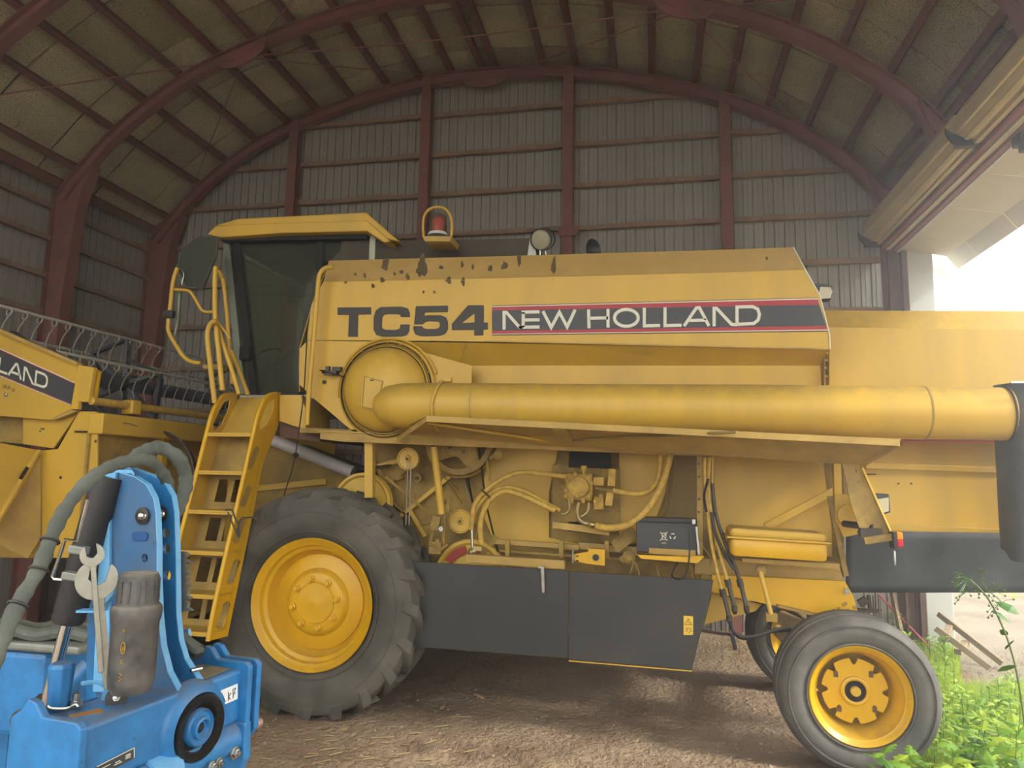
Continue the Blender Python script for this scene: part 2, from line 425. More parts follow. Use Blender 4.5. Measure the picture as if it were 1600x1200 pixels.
# arched ribs with haunched columns
for k, y in enumerate(ribsY):
    rb = empty('arch_rib', (-2, y, 5), roof)
    fw = .055; d0, d1 = .085, .225
    b = B(); ss = [LEN * i / 48 for i in range(49)]
    def band(i0, w_, t):
        b.grid([[arch(s, i0, y - w_) for s in ss], [arch(s, i0, y + w_) for s in ss], [arch(s, i0 + t, y + w_) for s in ss], [arch(s, i0 + t, y - w_) for s in ss], [arch(s, i0, y - w_) for s in ss]])
    band(d0, fw, .012); band(d1 - .012, fw, .012); band(d0 + .012, .006, d1 - d0 - .024)
    b.obj('rib_beam', 'red_steel', rb)
    for side in (0, 1):
        if side == 1 and k > 0 and y < DOOR1 + .01 and y > DOOR0: 
            pass
        xo = XL + .02 if side == 0 else XR - .02; sg = 1 if side == 0 else -1
        zb = 0 if (side == 0 or k == 0 or y < DOOR0) else 4.3
        prof_in = [(xo + sg * .24, zb), (xo + sg * .27, 3.6 if zb < 3.6 else zb), (xo + sg * .36, 4.75), (xo + sg * .50, 5.2)]
        if side == 1: prof_in = [(xo + sg * .12, zb), (xo + sg * .12, 3.6 if zb < 3.6 else zb), (xo + sg * .14, 4.75), (xo + sg * .26, 5.2)]
        b = B()
        poly = [(xo, zb)] + prof_in + [(xo + sg * .1, 5.1), (xo, 4.85)]
        b.prism([V((px, y - .006, pz)) for px, pz in poly], (0, .012, 0))
        b.grid([[V((px, y - fw - .02, pz)) for px, pz in prof_in], [V((px, y + fw + .02, pz)) for px, pz in prof_in]])
        b.grid([[V((xo, y - fw - .02, zb)), V((xo, y - fw - .02, 4.9))], [V((xo, y + fw + .02, zb)), V((xo, y + fw + .02, 4.9))]])
        b.obj('column', 'red_steel', rb, solid=.012)
    gs = [(-2.1 if k % 2 == 0 else None)]
    gx = [-2.1] if k % 2 == 0 else [-4.62, .42]
    for x in gx:
        s = s_of_x(x); b = B()
        pts = [arch(s + (i - 4) * .085, d1 - .02 + .16 * math.sqrt(max(0, 1 - ((i - 4) / 4) ** 2)), y - .07) for i in range(9)] + [arch(s + .34, d1 - .06, y - .07), arch(s - .34, d1 - .06, y - .07)]
        b.prism(pts, (0, .02, 0)); b.obj('gusset_plate', 'red_steel', rb)
# brace rods zigzag between the ribs
for k in range(3):
    ya, yb = ribsY[k], ribsY[k+1]
    nodes_a = [XL + .25, -2.1, XR - .3] if k % 2 == 0 else [-4.62, .42]
    nodes_b = [-4.62, .42] if k % 2 == 0 else [XL + .25, -2.1, XR - .3]
    for xa in nodes_a:
        for xb in nodes_b:
            if abs(xa - xb) > 3.0: continue
            pa, pb = arch(s_of_x(xa), .24, ya), arch(s_of_x(xb), .24, yb); n = 10
            B().tube([pa.lerp(pb, i / n) for i in range(n + 1)], .0075, 6).obj('brace_rod', 'red_steel', roof)
    pa, pb = arch(s_of_x(-4.62), .3, ribsY[1]), arch(s_of_x(.42), .3, ribsY[1])
pa, pb = arch(s_of_x(-4.62), .26, ribsY[1] - .05), arch(s_of_x(.42), .24, ribsY[1] - .05)
B().tube([pa.lerp(pb, i / 12) + V((0, 0, -.06 * math.sin(PI * i / 12))) for i in range(13)], .008, 6).obj('brace_rod', 'red_steel', roof)

# ---- door opening: jamb, head track, rolled-up door, outside canopy
jb = empty('door_1', (XR, DOOR1, 0), kind='structure')
B().box((XR - .06, DOOR1 + .1, HEAD / 2), (.12, .09, HEAD)).box((XR - .13, DOOR1 + .06, HEAD / 2), (.02, .16, HEAD)).obj('jamb_post', 'brown_post', jb)
B().box((XR + .02, DOOR1 + .02, HEAD / 2), (.05, .1, HEAD)).obj('jamb_timber', 'brown_post', jb)
B().prism([V((XR + .05, DOOR1 - .02, .02)), V((XR + .31, DOOR1 - .02, .02)), V((XR + .31, DOOR1 - .02, HEAD + .1)), V((XR + .05, DOOR1 - .02, HEAD + .1))], (0, .09, 0)).obj('jamb_cladding', 'white_paint', jb, bevel=.01)
for i, (dx, dz, wx, hz, mm) in enumerate([(-.24, .08, .04, .04, 'roll_cream'), (-.185, .05, .05, .05, 'red_steel'), (-.13, .03, .05, .04, 'cream'), (-.075, .01, .05, .05, 'red_steel'), (-.03, -.005, .03, .03, 'white_paint')]):
    B().box((XR + dx, (DOOR0 + DOOR1) / 2, HEAD + dz), (wx, DOOR1 - DOOR0, hz)).obj('head_track', mm, jb)
B().box((XR - .04, (DOOR0 + DOOR1) / 2, HEAD + .12), (.3, DOOR1 - DOOR0, .04)).obj('head_board', 'brown_post', jb)
def roll(y0, y1, cx, cz, R):
    b = B(); n = 40; ring = []
    for i in range(n * 2):
        a = PI * i / n; rr = R + (.012 if (i // 3) % 3 == 0 else 0); ring.append((cx + rr * math.cos(a), cz + rr * math.sin(a)))
    b.prism([V((x, y0, z)) for x, z in ring], (0, y1 - y0, 0))
    return b.obj('door_roll', 'roll_cream', jb)
RCX, RCZ = 2.45, 4.46
roll(5.84, DOOR1 - .1, RCX, RCZ, .14); roll(DOOR0, 5.74, RCX, RCZ, .13)
for y in (5.79, DOOR1 - .03):
    b = B(); pts = [V((RCX + .17 * math.cos(a), y, RCZ + .17 * math.sin(a))) for a in [PI * i / 12 + PI for i in range(13)]]
    pts += [V((XR - .02, y, RCZ + .05)), V((RCX + .12, y, RCZ - .05)), V((RCX, y, RCZ - .12)), V((RCX - .12, y, RCZ - .05))]
    b.prism(pts, (0, .03, 0)).box((RCX + .06, y, RCZ - .16), (.34, .06, .02)).obj('roll_bracket', 'dark_steel', jb)
B().box((XR - .05, 5.5, HEAD - .04), (.09, .12, .1)).box((XR - .05, 5.5, HEAD - .11), (.04, .06, .06)).obj('catch_block', 'dark_steel', jb)
# canopy of folded sheet over the doorway
cn = empty('canopy', (XR + .1, 5, 4.2), kind='structure', label='cream folded sheet canopy over the open side door', )
cz0 = HEAD + .05
def cprof(y): return [V((XR - .02, y, 4.24)), V((3.0, y, 4.19)), V((3.17, y, 4.15)), V((3.28, y, 4.0)), V((3.30, y, 4.02)), V((3.19, y, 4.19)), V((3.0, y, 4.23)), V((XR - .02, y, 4.28))]
ysq = [DOOR1, 7.75, 6.95, 6.2, 5.7, 4.85, 4.0, 3.15, 2.3, 1.4]
for i in range(len(ysq) - 1):
    a_ = cprof(ysq[i] - .005); B().prism(a_, (0, ysq[i+1] - ysq[i] + .012, 0)).obj('sheet_panel', 'cream', cn)
B().prism([V((3.05, DOOR1 + .25, 4.13)), V((3.36, DOOR1 + .25, 4.11)), V((3.24, DOOR1 + .25, 3.93))], (0, .02, 0)).obj('end_flap', 'white_paint', cn)
# ================================================================== THE COMBINE HARVESTER
cb = empty('combine_harvester', (-.6, 6.0, 0), label='yellow combine harvester standing across the shed, black model lettering on its tank', category='combine harvester')
def q(pts, k, ox, oy): return [(ox + a / k, oy + b / k) for a, b in pts]
YT = 4.95
# --- tank side
def rowpts(px, ys): return [P(a, b, y) for (a, b), y in zip(px, ys)]
cols = [  # px columns left to right for the upper sheet: top edge, crease, seam
    [(516, 408), (505, 432), (487, 476), (468, 543)],
]
b = B()
top = [(514, 408), (700, 403), (900, 398), (1100, 392), (1240, 387)]
cre = [(506, 440), (700, 436), (900, 431), (1100, 426), (1258, 421)]
mid = [(487, 476), (700, 478), (900, 478), (1100, 475), (1281, 462)]
sea = [(480, 531), (700, 533), (900, 537), (1100, 541), (1296, 545)]
b.grid([[P(x, y, YT + .16) for x, y in top], [P(x, y, YT) for x, y in cre], [P(x, y, YT) for x, y in mid], [P(x, y, YT) for x, y in sea]])
up_ = b.obj('tank_side_panel', 'yellow', cb, solid=.008)
# faded dusty top face beyond the crease
b = B(); b.grid([[P(x, y - .4, YT + .155) for x, y in top], [P(x, y, YT - .008) for x, y in cre]]); b.obj('tank_top_chamfer', 'yellow_faded', cb)
# bright trim edge at the rear end of the tank side
B().tube([P(1240, 387, YT + .15), P(1258, 421, YT - .005), P(1281, 462, YT - .005), P(1296, 522, YT - .005), P(1297, 545, YT - .005)], .005, 6).obj('edge_trim', 'decal_white', cb)
# lower tank: flat plate at the front round the auger boot, recessed hopper faces behind it
plate([(480, 532), (601, 533.5), (737, 571), (737, 682), (560, 682), (487, 620), (467, 600), (468, 545)], YT, .012).obj('boot_plate', 'yellow', cb, bevel=.003)
b = B()
e1 = [(600, 534), (730, 535.5), (900, 538), (1100, 542), (1296, 546)]; e2 = [(736, 571), (790, 571), (900, 571), (1100, 571), (1290, 571)]
e3 = [(737, 690), (790, 690), (900, 690), (1100, 690), (1296, 690)]
b.grid([[P(x, y, YT + .01) for x, y in e1], [P(x, y, YT + .15) for x, y in e2], [P(x, y, YT + .15) for x, y in e3]]); b.obj('hopper_side', 'yellow', cb, solid=.006)
b = B(); b.tube([P(728, 536, YT), P(716, 590, YT + .12)], .003, 5); b.obj('sheet_joint', 'yellow_grimy', cb)
B().prism([P(1290, 571, YT + .15), P(1297, 546, YT), P(1297, 600, YT + .1), P(1297, 690, YT + .1)], (-.005, 0, 0)).obj('hopper_end', 'yellow', cb)
for (x, y) in [(1292, 552), (1291, 563), (1290, 575), (1291, 588), (600 + 15, 534), (642, 535), (668, 535), (700, 536)]:
    B().lathe(P(x, y, YT - .004), (0, -1, 0), [(.008, 0), (.008, .005), (0, .007)], 8).obj('rivet', 'yellow_grimy', cb)
# seam line between the sheets
B().bar(P(480, 531.5, YT - .001), P(757, 532.5, YT - .001), .003, .005).obj('seam_strip', 'yellow_grimy', cb)
B().bar(P(757, 533, YT - .004), P(1296, 545.5, YT - .004), .012, .01).obj('seam_strip', 'yellow_dusty', cb)
# top plates and inner volume of the tank
A = [P(514, 408, YT + .16), P(1240, 387, YT + .16)]
b = B(); b.prism([A[0], A[1], A[1] + V((0, 2.1, 0)), A[0] + V((0, 2.1, 0))], (0, 0, -.02)); b.obj('tank_cover', 'yellow_dusty', cb)
b = B().prism([P(487, 476, YT + .01), P(514, 408, YT + .17), P(514, 408, YT + .17) + V((0, 2.1, 0)), P(487, 476, YT + .01) + V((0, 2.1, 0))], (.01, 0, 0))
b.prism([P(487, 476, YT + .01), P(467, 545, YT + .01), P(467, 545, YT + .01) + V((0, 2.1, 0)), P(487, 476, YT + .01) + V((0, 2.1, 0))], (.01, 0, 0))
b.prism([P(467, 545, YT + .01), P(467, 612, YT + .01), P(467, 612, YT + .01) + V((0, .5, 0)), P(467, 545, YT + .01) + V((0, .5, 0))], (.01, 0, 0)); b.obj('tank_front', 'yellow_grimy', cb)
b = B().prism([P(1242, 388, YT + .16), P(1290, 500, YT + .02), P(1290, 690, YT + .15), P(1290, 690, YT + .15) + V((0, 2.1, 0)), P(1242, 388, YT + .16) + V((0, 2.1, 0))], (-.01, 0, 0)); b.obj('tank_rear', 'yellow_grimy', cb)
b = B().prism([P(x, y, YT + 2.2) for x, y in [(565, 425), (1200, 408), (1230, 640), (540, 640)]], (0, .01, 0)); b.obj('tank_far_side', 'yellow_grimy', cb)

# --- lettering
mp = lambda y: (lambda u, v_: P(u, v_, y))
LY = YT - .0065; TH = (0, -.002, 0)
def polyletter(pts, k, ox, oy, parent, m='letter_black', holes=(), y=LY):
    B().prism([P(ox + a / k, oy + c / k, y) for a, c in pts], (0, -.002, 0), [[P(ox + a / k, oy + c / k, y) for a, c in h] for h in holes]).obj('letter', m, parent)
tn = empty('model_lettering', P(640, 500, LY), cb)
polyletter([(190, 722), (400, 720), (400, 765), (320, 767), (316, 905), (256, 905), (262, 768), (190, 769)], 4, 480, 300, tn)
polyletter([(642, 782), (585, 782), (583, 770), (570, 764), (500, 764), (478, 770), (470, 785), (466, 835), (470, 852), (490, 861), (555, 862), (578, 854), (584, 828), (641, 828), (638, 870), (625, 893), (590, 904), (470, 905), (432, 893), (415, 862), (415, 785), (428, 742), (460, 719), (590, 716), (630, 728), (642, 755)], 4, 480, 300, tn)
polyletter([(680, 714), (880, 710), (880, 750), (735, 753), (733, 776), (750, 770), (835, 770), (868, 784), (880, 810), (880, 858), (862, 888), (825, 900), (712, 902), (675, 890), (664, 860), (664, 838), (720, 838), (726, 850), (745, 857), (805, 856), (826, 846), (830, 825), (820, 811), (765, 808), (738, 813), (724, 827), (668, 827)], 4, 480, 300, tn)
polyletter([(1005, 708), (1104, 708), (1104, 815), (1130, 816), (1129, 860), (1102, 861), (1100, 896), (1044, 898), (1044, 862), (905, 864), (903, 826)], 4, 480, 300, tn, holes=[[(1046, 757), (1046, 815), (965, 820)]])
dc = empty('name_decal', P(1030, 495, LY), cb)
def band4(tl, tr, bl, br, m, y=LY):  # in crop units (x, ytop..) of the banner zoom
    k, ox, oy = 1 / .3375, 760, 440
    f = lambda a: P(ox + a[0] / k, oy + a[1] / k, y)
    B().prism([f(tl), f(tr), f(br), f(bl)], (0, -.001, 0)).obj('stripe', m, dc)
band4((27, 111), (1532, 74), (27, 114), (1533, 77), 'letter_black'); band4((27, 114), (1533, 77), (27, 118), (1534, 82), 'decal_white')
band4((27, 118), (1534, 82), (26, 134), (1541, 107), 'decal_red'); band4((26, 134), (1541, 107), (26, 228), (1573, 205), 'decal_grey')
band4((26, 228), (1573, 205), (25, 242), (1579, 222), 'decal_red'); band4((25, 242), (1579, 222), (25, 245), (1581, 226), 'decal_white'); band4((25, 246), (1581, 228), (25, 249), (1582, 231), 'letter_black')
def holland(parent, mpf, wd, th, only=None, m='decal_white'):
    el = [(648 + 55 * math.cos(a), 168 + 39 * math.sin(a)) for a in [2 * PI * i / 26 for i in range(26)]]; el.append(el[0])
    L_ = dict(N=[[(82, 222), (82, 143), (93, 143), (152, 210), (168, 212)], [(170, 212), (171, 142)]], E=[[(163, 142), (246, 140)], [(171, 178), (246, 177)], [(150, 212), (246, 210)]],
              W=[[(262, 137), (300, 212), (338, 142), (374, 210), (411, 130)]], H=[[(473, 129), (475, 216)], [(563, 127), (563, 213)], [(475, 170), (563, 168)]], O=[el],
              L=[[(731, 121), (731, 205), (804, 203)]], L2=[[(827, 119), (827, 204), (903, 202)]], A=[[(915, 206), (972, 122), (986, 121), (1030, 205)], [(940, 180), (1018, 178)]],
              N2=[[(1054, 207), (1054, 124), (1066, 124), (1135, 198), (1160, 200)]], D=[[(1160, 202), (1160, 118), (1232, 116), (1256, 127), (1264, 152), (1258, 178), (1238, 194), (1160, 198)]])
    for k_, ln in L_.items():
        if only and k_ not in only: continue
        ribbon(B(), ln, wd, mpf, th).obj('letter', m, parent)
holland(dc, lambda u, v_: P(760 + u * .3375, 440 + v_ * .3375, LY - .0015), 14.5, (0, -.0015, 0))
# bird droppings and flaked patches on the tank shoulder
for (x, y, w_, h_) in [(660, 414, 8, 14), (602, 414, 6, 9), (555, 430, 3, 5), (570, 430, 3, 4), (597, 438, 4, 5), (637, 432, 3, 5), (722, 413, 3, 5), (739, 417, 2, 6), (766, 418, 4, 5), (788, 415, 5, 6), (811, 407, 4, 8), (865, 418, 5, 14), (701, 437, 5, 6), (723, 439, 3, 7), (655, 424, 5, 7), (690, 418, 5, 3), (627, 424, 3, 3), (617, 428, 2, 3), (1198, 404, 2, 3), (540, 441, 2, 2), (662, 456, 2, 2), (679, 456, 2, 2), (583, 447, 3, 3)]:
    pts = []
    n = 11
    for i in range(n):
        a = 2 * PI * i / n; rr = .5 + random.random() * .8; xx, yy = x + w_ * rr * math.cos(a) * 1.0, y + h_ * rr * math.sin(a) * 1.15
        tcre = 441 - (xx - 505) * .026; ttop = 408 - (xx - 514) * .029
        f = max(0, min(1, (tcre - yy) / (tcre - ttop))); pts.append(P(xx, yy, YT - .009 + .161 * f))
    B().prism(pts, (0, -.002, 0)).obj('dropping_stain', mat('stain', '#4c4130', .9, dirt='#8d7c58', dirt_amt=.6, dirt_scale=40), cb)

# --- unloading auger: boot ring, dome, tube, collar, canvas spout
c = P(606, 610, YT)
au = empty('unloading_auger', c, cb)
b = B().lathe(c, (0, -1, 0), [(.35, 0), (.375, .005), (.375, .03), (.36, .045), (.345, .03), (.335, .05), (.325, .06), (.318, .05), (.318, 0)], 56); b.obj('boot_ring', 'yellow', au, smooth=True)
for rr_ in (.352, .333): B().lathe(c, (0, -1, 0), [(rr_ - .003, .03), (rr_ - .003, .052), (rr_ + .003, .052), (rr_ + .003, .03)], 56).obj('ring_groove_line', 'black_matt', au, smooth=True)  # thin black rings draw the dark grooves of the boot ring
b = B().lathe(c, (0, -1, 0), [(.327, .045), (.322, .058), (.315, .05)], 56); b.obj('ring_groove_line', 'black', au, smooth=True)
b = B().lathe(c, (0, -1, 0), [(.318, .03), (.314, .07), (.298, .11), (.262, .15), (.2, .19), (.1, .22), (0, .225)], 48); b.obj('boot_dome', 'yellow', au, smooth=True)
YA = 4.66; tr = .158
pts = [P(628, 634, YA + .0), P(660, 634, YA), P(700, 634, YA), P(900, 637, YA), P(1200, 640, YA), P(1442, 644.5, YA)]
b = B(); b.tube([P(594, 634, YA + .03), P(606, 634, YA + .01)] + pts, tr, 40, rs=[tr * .55, tr * .88, tr, tr, tr, tr, tr, tr, tr]); b.obj('auger_tube', 'yellow', au, smooth=True)
b = B(); b.tube([P(1443.5, 644.5, YA), P(1500, 645.5, YA), P(1572, 647, YA)], tr * 1.0, 40); b.obj('auger_tube', 'yellow', au, smooth=True)
b = B(); b.tube([P(1441.5, 644.5, YA), P(1444.5, 644.5, YA)], tr * 1.012, 40); b.obj('tube_joint', 'yellow_grimy', au, smooth=True)
for x in (742,): b = B(); b.tube([P(x, 635, YA), P(x + 1.5, 635, YA)], tr * 1.006, 40); b.obj('tube_joint', 'yellow_grimy', au, smooth=True)
# strap bracket on tube
cc = P(686, 634, YA); ring = [cc + V((.0 + .03 * max(0, math.cos(a)), -math.sin(a) * (tr + .012), math.cos(a) * (tr + .012))) for a in [i * PI * 1.0 / 14 for i in range(15)]]
B().tube(ring, .011, 8).box(ring[0] + V((.02, .0, .01)), (.07, .05, .03)).obj('hose_clip', 'yellow', au, smooth=True)
# hatch plate and latch on the dome
b = B(); b.prism([P(x, y, YT - .222) for x, y in [(569, 587), (599, 595), (590, 642), (564, 636)]], (0, -.006, 0)); b.obj('hatch', 'yellow', au, bevel=.002)
ww = MATS['yellow_grimy']
b = B().tube([P(570, 588, YT - .229), P(598, 596, YT - .229), P(588, 640, YT - .229), P(566, 635, YT - .229)], .002, 5, closed=True).box(P(581, 594, YT - .23), (.03, .004, .01)).box(P(588, 625, YT - .23), (.012, .004, .02)); b.obj('hatch_edge', 'dark_steel', au)
for (x, y, yy) in [(507, 597, YT - .004), (560, 615, YT - .19)]:
    b = B().lathe(P(x, y, yy), (0, -1, 0), [(.017, 0), (.017, .008), (.006, .008), (.006, .002), (0, .002)], 6); b.obj('square_nut', 'dark_steel', cb)
# clamp ends on the boot ring
b = B(); cpos = P(517, 583, YT - .05)
b.box(cpos, (.1, .035, .03)).box(cpos + V((.05, .0, .03)), (.07, .035, .03)).box(cpos + V((-.02, -.01, .03)), (.03, .03, .04)).tube([cpos + V((-.08, -.02, .02)), cpos + V((.11, -.02, -.03))], .006, 6).lathe(cpos + V((-.06, -.02, .01)), (1, 0, -.2), [(.015, 0), (.015, .02), (0, .02)], 6); b.obj('ring_clamp', 'dark_steel', au)
for i in range(9):
    a = PI * (.12 + i * .095); d = .352
    B().lathe(c + V((d * math.cos(a), -.045, d * math.sin(a))), (0, -1, 0), [(.008, 0), (.008, .008), (0, .01)], 6).obj('ring_bolt', 'yellow_grimy', au)
# hanging arm of the ring (second outer strap)
ring = [c + V((math.cos(a) * .392, -.02, math.sin(a) * .392)) for a in [PI * (.1 + .02 * i) for i in range(48)]]
B().tube(ring, .009, 6).obj('ring_strap', 'yellow', au, smooth=True)
# canvas spout at the end of the tube
xe = P(1568, 647, YA)
rows = []
for i in range(13):
    t = i / 12; z = xe.z + tr + .02 - t * 1.0; ringp = []
    for k in range(40):
        a = 2 * PI * k / 40; fold = .018 * math.sin(5 * a + 2 * t) * (.3 + t); rx = .34 + .02 * t + fold; ry = tr + .03 + .03 * t + fold
        ringp.append(V((xe.x + .32 + rx * math.cos(a), xe.y + .03 + ry * math.sin(a), z + .03 * math.sin(3 * a) * (t > .95))))
    rows.append(ringp + [ringp[0]])
b = B(); b.grid(rows); b.face(b.verts(rows[0][:-1])); b.obj('spout_canvas', mat('canvas', '#35383b', .65, dirt='#565a5c', dirt_amt=.6, dirt_scale=5), au, smooth=True)
B().bar(xe + V((-.03, -tr - .02, tr + .01)), xe + V((.7, -tr - .02, tr + .01)), .008, .012).obj('canvas_rail', 'steel', au)
b = B().tube([xe + V((0, math.cos(a) * (tr + .006), math.sin(a) * (tr + .006))) for a in [2 * PI * i / 32 for i in range(32)]], .007, 6, closed=True); b.obj('spout_rim', 'dark_steel', au)

# --- rear straw hood
YH = 5.18
b = B(); b.grid([[P(x, y, YH + .12) for x, y in [(1288, 486), (1450, 486.5), (1700, 487)]], [P(x, y, YH) for x, y in [(1288, 512), (1450, 514), (1700, 519)]], [P(x, y, YH) for x, y in [(1288, 690), (1450, 690), (1700, 690)]]])
b.obj('hood_upper_panel', 'yellow', cb, solid=.01)
b = B(); b.grid([[P(x, y, YH + .05) for x, y in [(1340, 690), (1450, 690), (1700, 690)]], [P(x, y, YH + .02) for x, y in [(1330, 824), (1450, 829), (1700, 838)]]]); b.obj('hood_lower_panel', 'yellow', cb, solid=.01)
B().bar(P(1352, 728, YH + .03), P(1700, 739, YH + .03), .02, .04).obj('hood_rib', 'yellow', cb, bevel=.004)
B().bar(P(1345, 822, YH - .01), P(1700, 838, YH - .01), .05, .045).obj('hood_flange', 'yellow', cb, bevel=.004)
B().bar(P(1330, 688.5, YH - .01), P(1700, 691, YH - .01), .012, .01).obj('hood_stripe', 'decal_red', cb)
B().bar(P(1330, 686.5, YH - .01), P(1700, 689, YH - .01), .012, .005).obj('hood_stripe', 'letter_black', cb)
A0, A1 = P(1288, 486, YH + .12), P(1700, 487, YH + .12)
B().prism([A0, A1, A1 + V((0, 1.5, 0)), A0 + V((0, 1.5, 0))], (0, 0, -.015)).obj('hood_top', 'yellow_dusty', cb)
a0, a1 = P(1330, 824, YH), P(1330, 824, YH); e = P(1700, 487, YH); f = P(1700, 838, YH)
B().prism([A0 + V((0, 1.5, 0)), A1 + V((0, 1.5, 0)), V((f.x, A1.y + 1.5, f.z)), V((A0.x, A1.y + 1.5, f.z))], (0, .01, 0)).obj('hood_far_side', 'yellow_grimy', cb)
for x, y in [(1474, 828), (1560, 831), (1404, 755.5), (1424, 755.5), (1388, 817), (1410, 814), (1427, 815), (1483, 816)]:
    B().lathe(P(x, y, YH - .028 if y in (828, 831) else YH + .03), (0, -1, 0), [(.014, 0), (.014, .006), (0, .008)] if y in (828, 831) else [(.006, 0), (.006, .003), (0, .003)], 8).obj('bolt', 'yellow' if y in (828, 831) else 'dark_steel', cb)
B().box(P(1361, 741, YH), (.06, .012, .008)).obj('slot', 'black_matt', cb)
# rubber curtain under the hood
rows = []
for j in range(9):
    t = j / 8; r = []
    for i in range(41):
        x = 1322 + (1700 - 1322) * i / 40; y = 829 + (926 - 829) * t + (i / 40) * 6 * (1 - t)
        r.append(P(x, y, YH - .045 + .02 * t * math.sin(i * .45 + 2 * t) + .02 * math.sin(i * .18) * t))
    rows.append(r)
b = B(); b.grid(rows); b.obj('rubber_curtain', 'canvas', cb, smooth=True, solid=.006)

# --- raised service guard (long side door, hinged up)
yo, yi = 4.30, 4.93
A_, B_, C_, D_ = P(666, 651, yo), P(1408, 688, yo), P(1345, 727, 4.62), P(1333, 707, yi)
E_, F_ = P(610, 678, yi), P(622, 683, 4.86)
gd = empty('service_guard', P(1000, 690, 4.6), cb)
b = B(); b.prism([A_, B_, C_, D_, E_], (0, 0, .006)); b.obj('guard_skin', 'yellow_dusty', gd)
def lip(p, q_, h, m='yellow_dusty', nm='guard_lip'): B().prism([p, q_, q_ - V((0, 0, h)), p - V((0, 0, h))], (0, .006, 0)).obj(nm, m, gd)
lip(A_, B_, .032); lip(P(620, 683, 4.86), A_, .035)
B().prism([B_, C_, C_ - V((0, 0, .02)), B_ - V((0, 0, .032))], (-.006, 0, 0)).obj('guard_lip', 'yellow_dusty', gd)
gn_ = (B_ - A_).cross(E_ - A_).normalized()
def GP(px, py, o=.015): r = ray(px, py); return CAM + r * ((A_ - CAM).dot(gn_) / r.dot(gn_)) - V((0, 0, o))
B().tube([GP(667, 657), GP(880, 689)], .011, 8).obj('guard_brace', 'yellow', gd)
B().tube([GP(895, 684), GP(1150, 671)], .009, 8).obj('guard_brace', 'yellow_grimy', gd)
B().prism([GP(862, 664, .03), GP(882, 664, .03), GP(898, 692, .03), GP(878, 691, .03)], (0, 0, .006)).prism([GP(882, 664, .03), GP(898, 692, .03), GP(898, 692, .003), GP(882, 664, .003)], (.006, 0, 0)).obj('guard_bracket', 'yellow_dusty', gd)
# fixed longitudinal beam beneath
B().prism([P(500, 674, 4.91), P(1060, 694, 4.91), P(1333, 706, 4.91), P(1333, 719, 4.91), P(1060, 711, 4.91), P(534, 690, 4.91), P(500, 686, 4.91)], (0, .06, 0)).obj('side_beam', 'yellow_dusty', cb, bevel=.003)
B().prism([P(497, 672, 4.9), P(630, 677, 4.9), P(630, 679.5, 4.9), P(497, 675, 4.9)], (0, .14, 0)).obj('beam_flange', 'yellow_dusty', cb)
B().prism([P(468, 668, 4.95), P(1333, 700, 4.95), P(1333, 704, 4.95), P(468, 676, 4.95)], (0, 2.0, 0)).obj('deck_underside', 'yellow_grimy', cb)

# --- side sheets of the threshing body
YM = 5.32
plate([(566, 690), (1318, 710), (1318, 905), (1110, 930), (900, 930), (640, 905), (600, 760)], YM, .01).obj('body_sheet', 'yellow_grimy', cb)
plate([(760, 700), (873, 700), (858, 770), (858, 840), (905, 850), (903, 862), (772, 846), (752, 800)], YM - .03, .012).obj('side_cover', 'yellow', cb, bevel=.003)
plate([(967, 700), (1048, 700), (1040, 770), (1010, 850), (967, 850)], YM - .03, .012).obj('side_cover', 'yellow', cb, bevel=.003)
plate([(1116, 700), (1284, 705), (1300, 830), (1300, 870), (1116, 860)], YM - .05, .012).obj('side_cover', 'yellow', cb, bevel=.003)
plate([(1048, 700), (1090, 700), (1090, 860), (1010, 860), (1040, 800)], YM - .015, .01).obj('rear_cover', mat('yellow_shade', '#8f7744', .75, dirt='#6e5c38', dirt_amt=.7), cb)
for a, c_ in [((1046, 705), (1040, 795)), ((1056, 705), (1049, 795))]: B().tube([P(*a, YM - .04), P(*c_, YM - .04), P(c_[0] - 4 if c_[0] < 1045 else c_[0] + 10, c_[1] + 8, YM - .04)], .006, 6).obj('pipe', 'yellow_grimy', cb)
# far side of body so light and view stop
B().prism([P(600, 700, 7.2), P(1300, 700, 7.2), P(1300, 850, 7.2), P(600, 850, 7.2)], (0, .01, 0)).obj('far_body_sheet', 'yellow_grimy', cb)
B().prism([P(600, 700, YM + .01), P(600, 860, YM + .01), P(600, 860, YM + .01) + V((0, 1.7, 0)), P(600, 700, YM + .01) + V((0, 1.7, 0))], (.01, 0, 0)).obj('body_front_sheet', 'yellow_grimy', cb)
B().prism([P(640, 880, YM + .01), P(1310, 895, YM + .01), P(1310, 895, YM + .01) + V((0, 1.7, 0)), P(640, 880, YM + .01) + V((0, 1.7, 0))], (0, 0, .01)).obj('body_floor', 'yellow_grimy', cb)

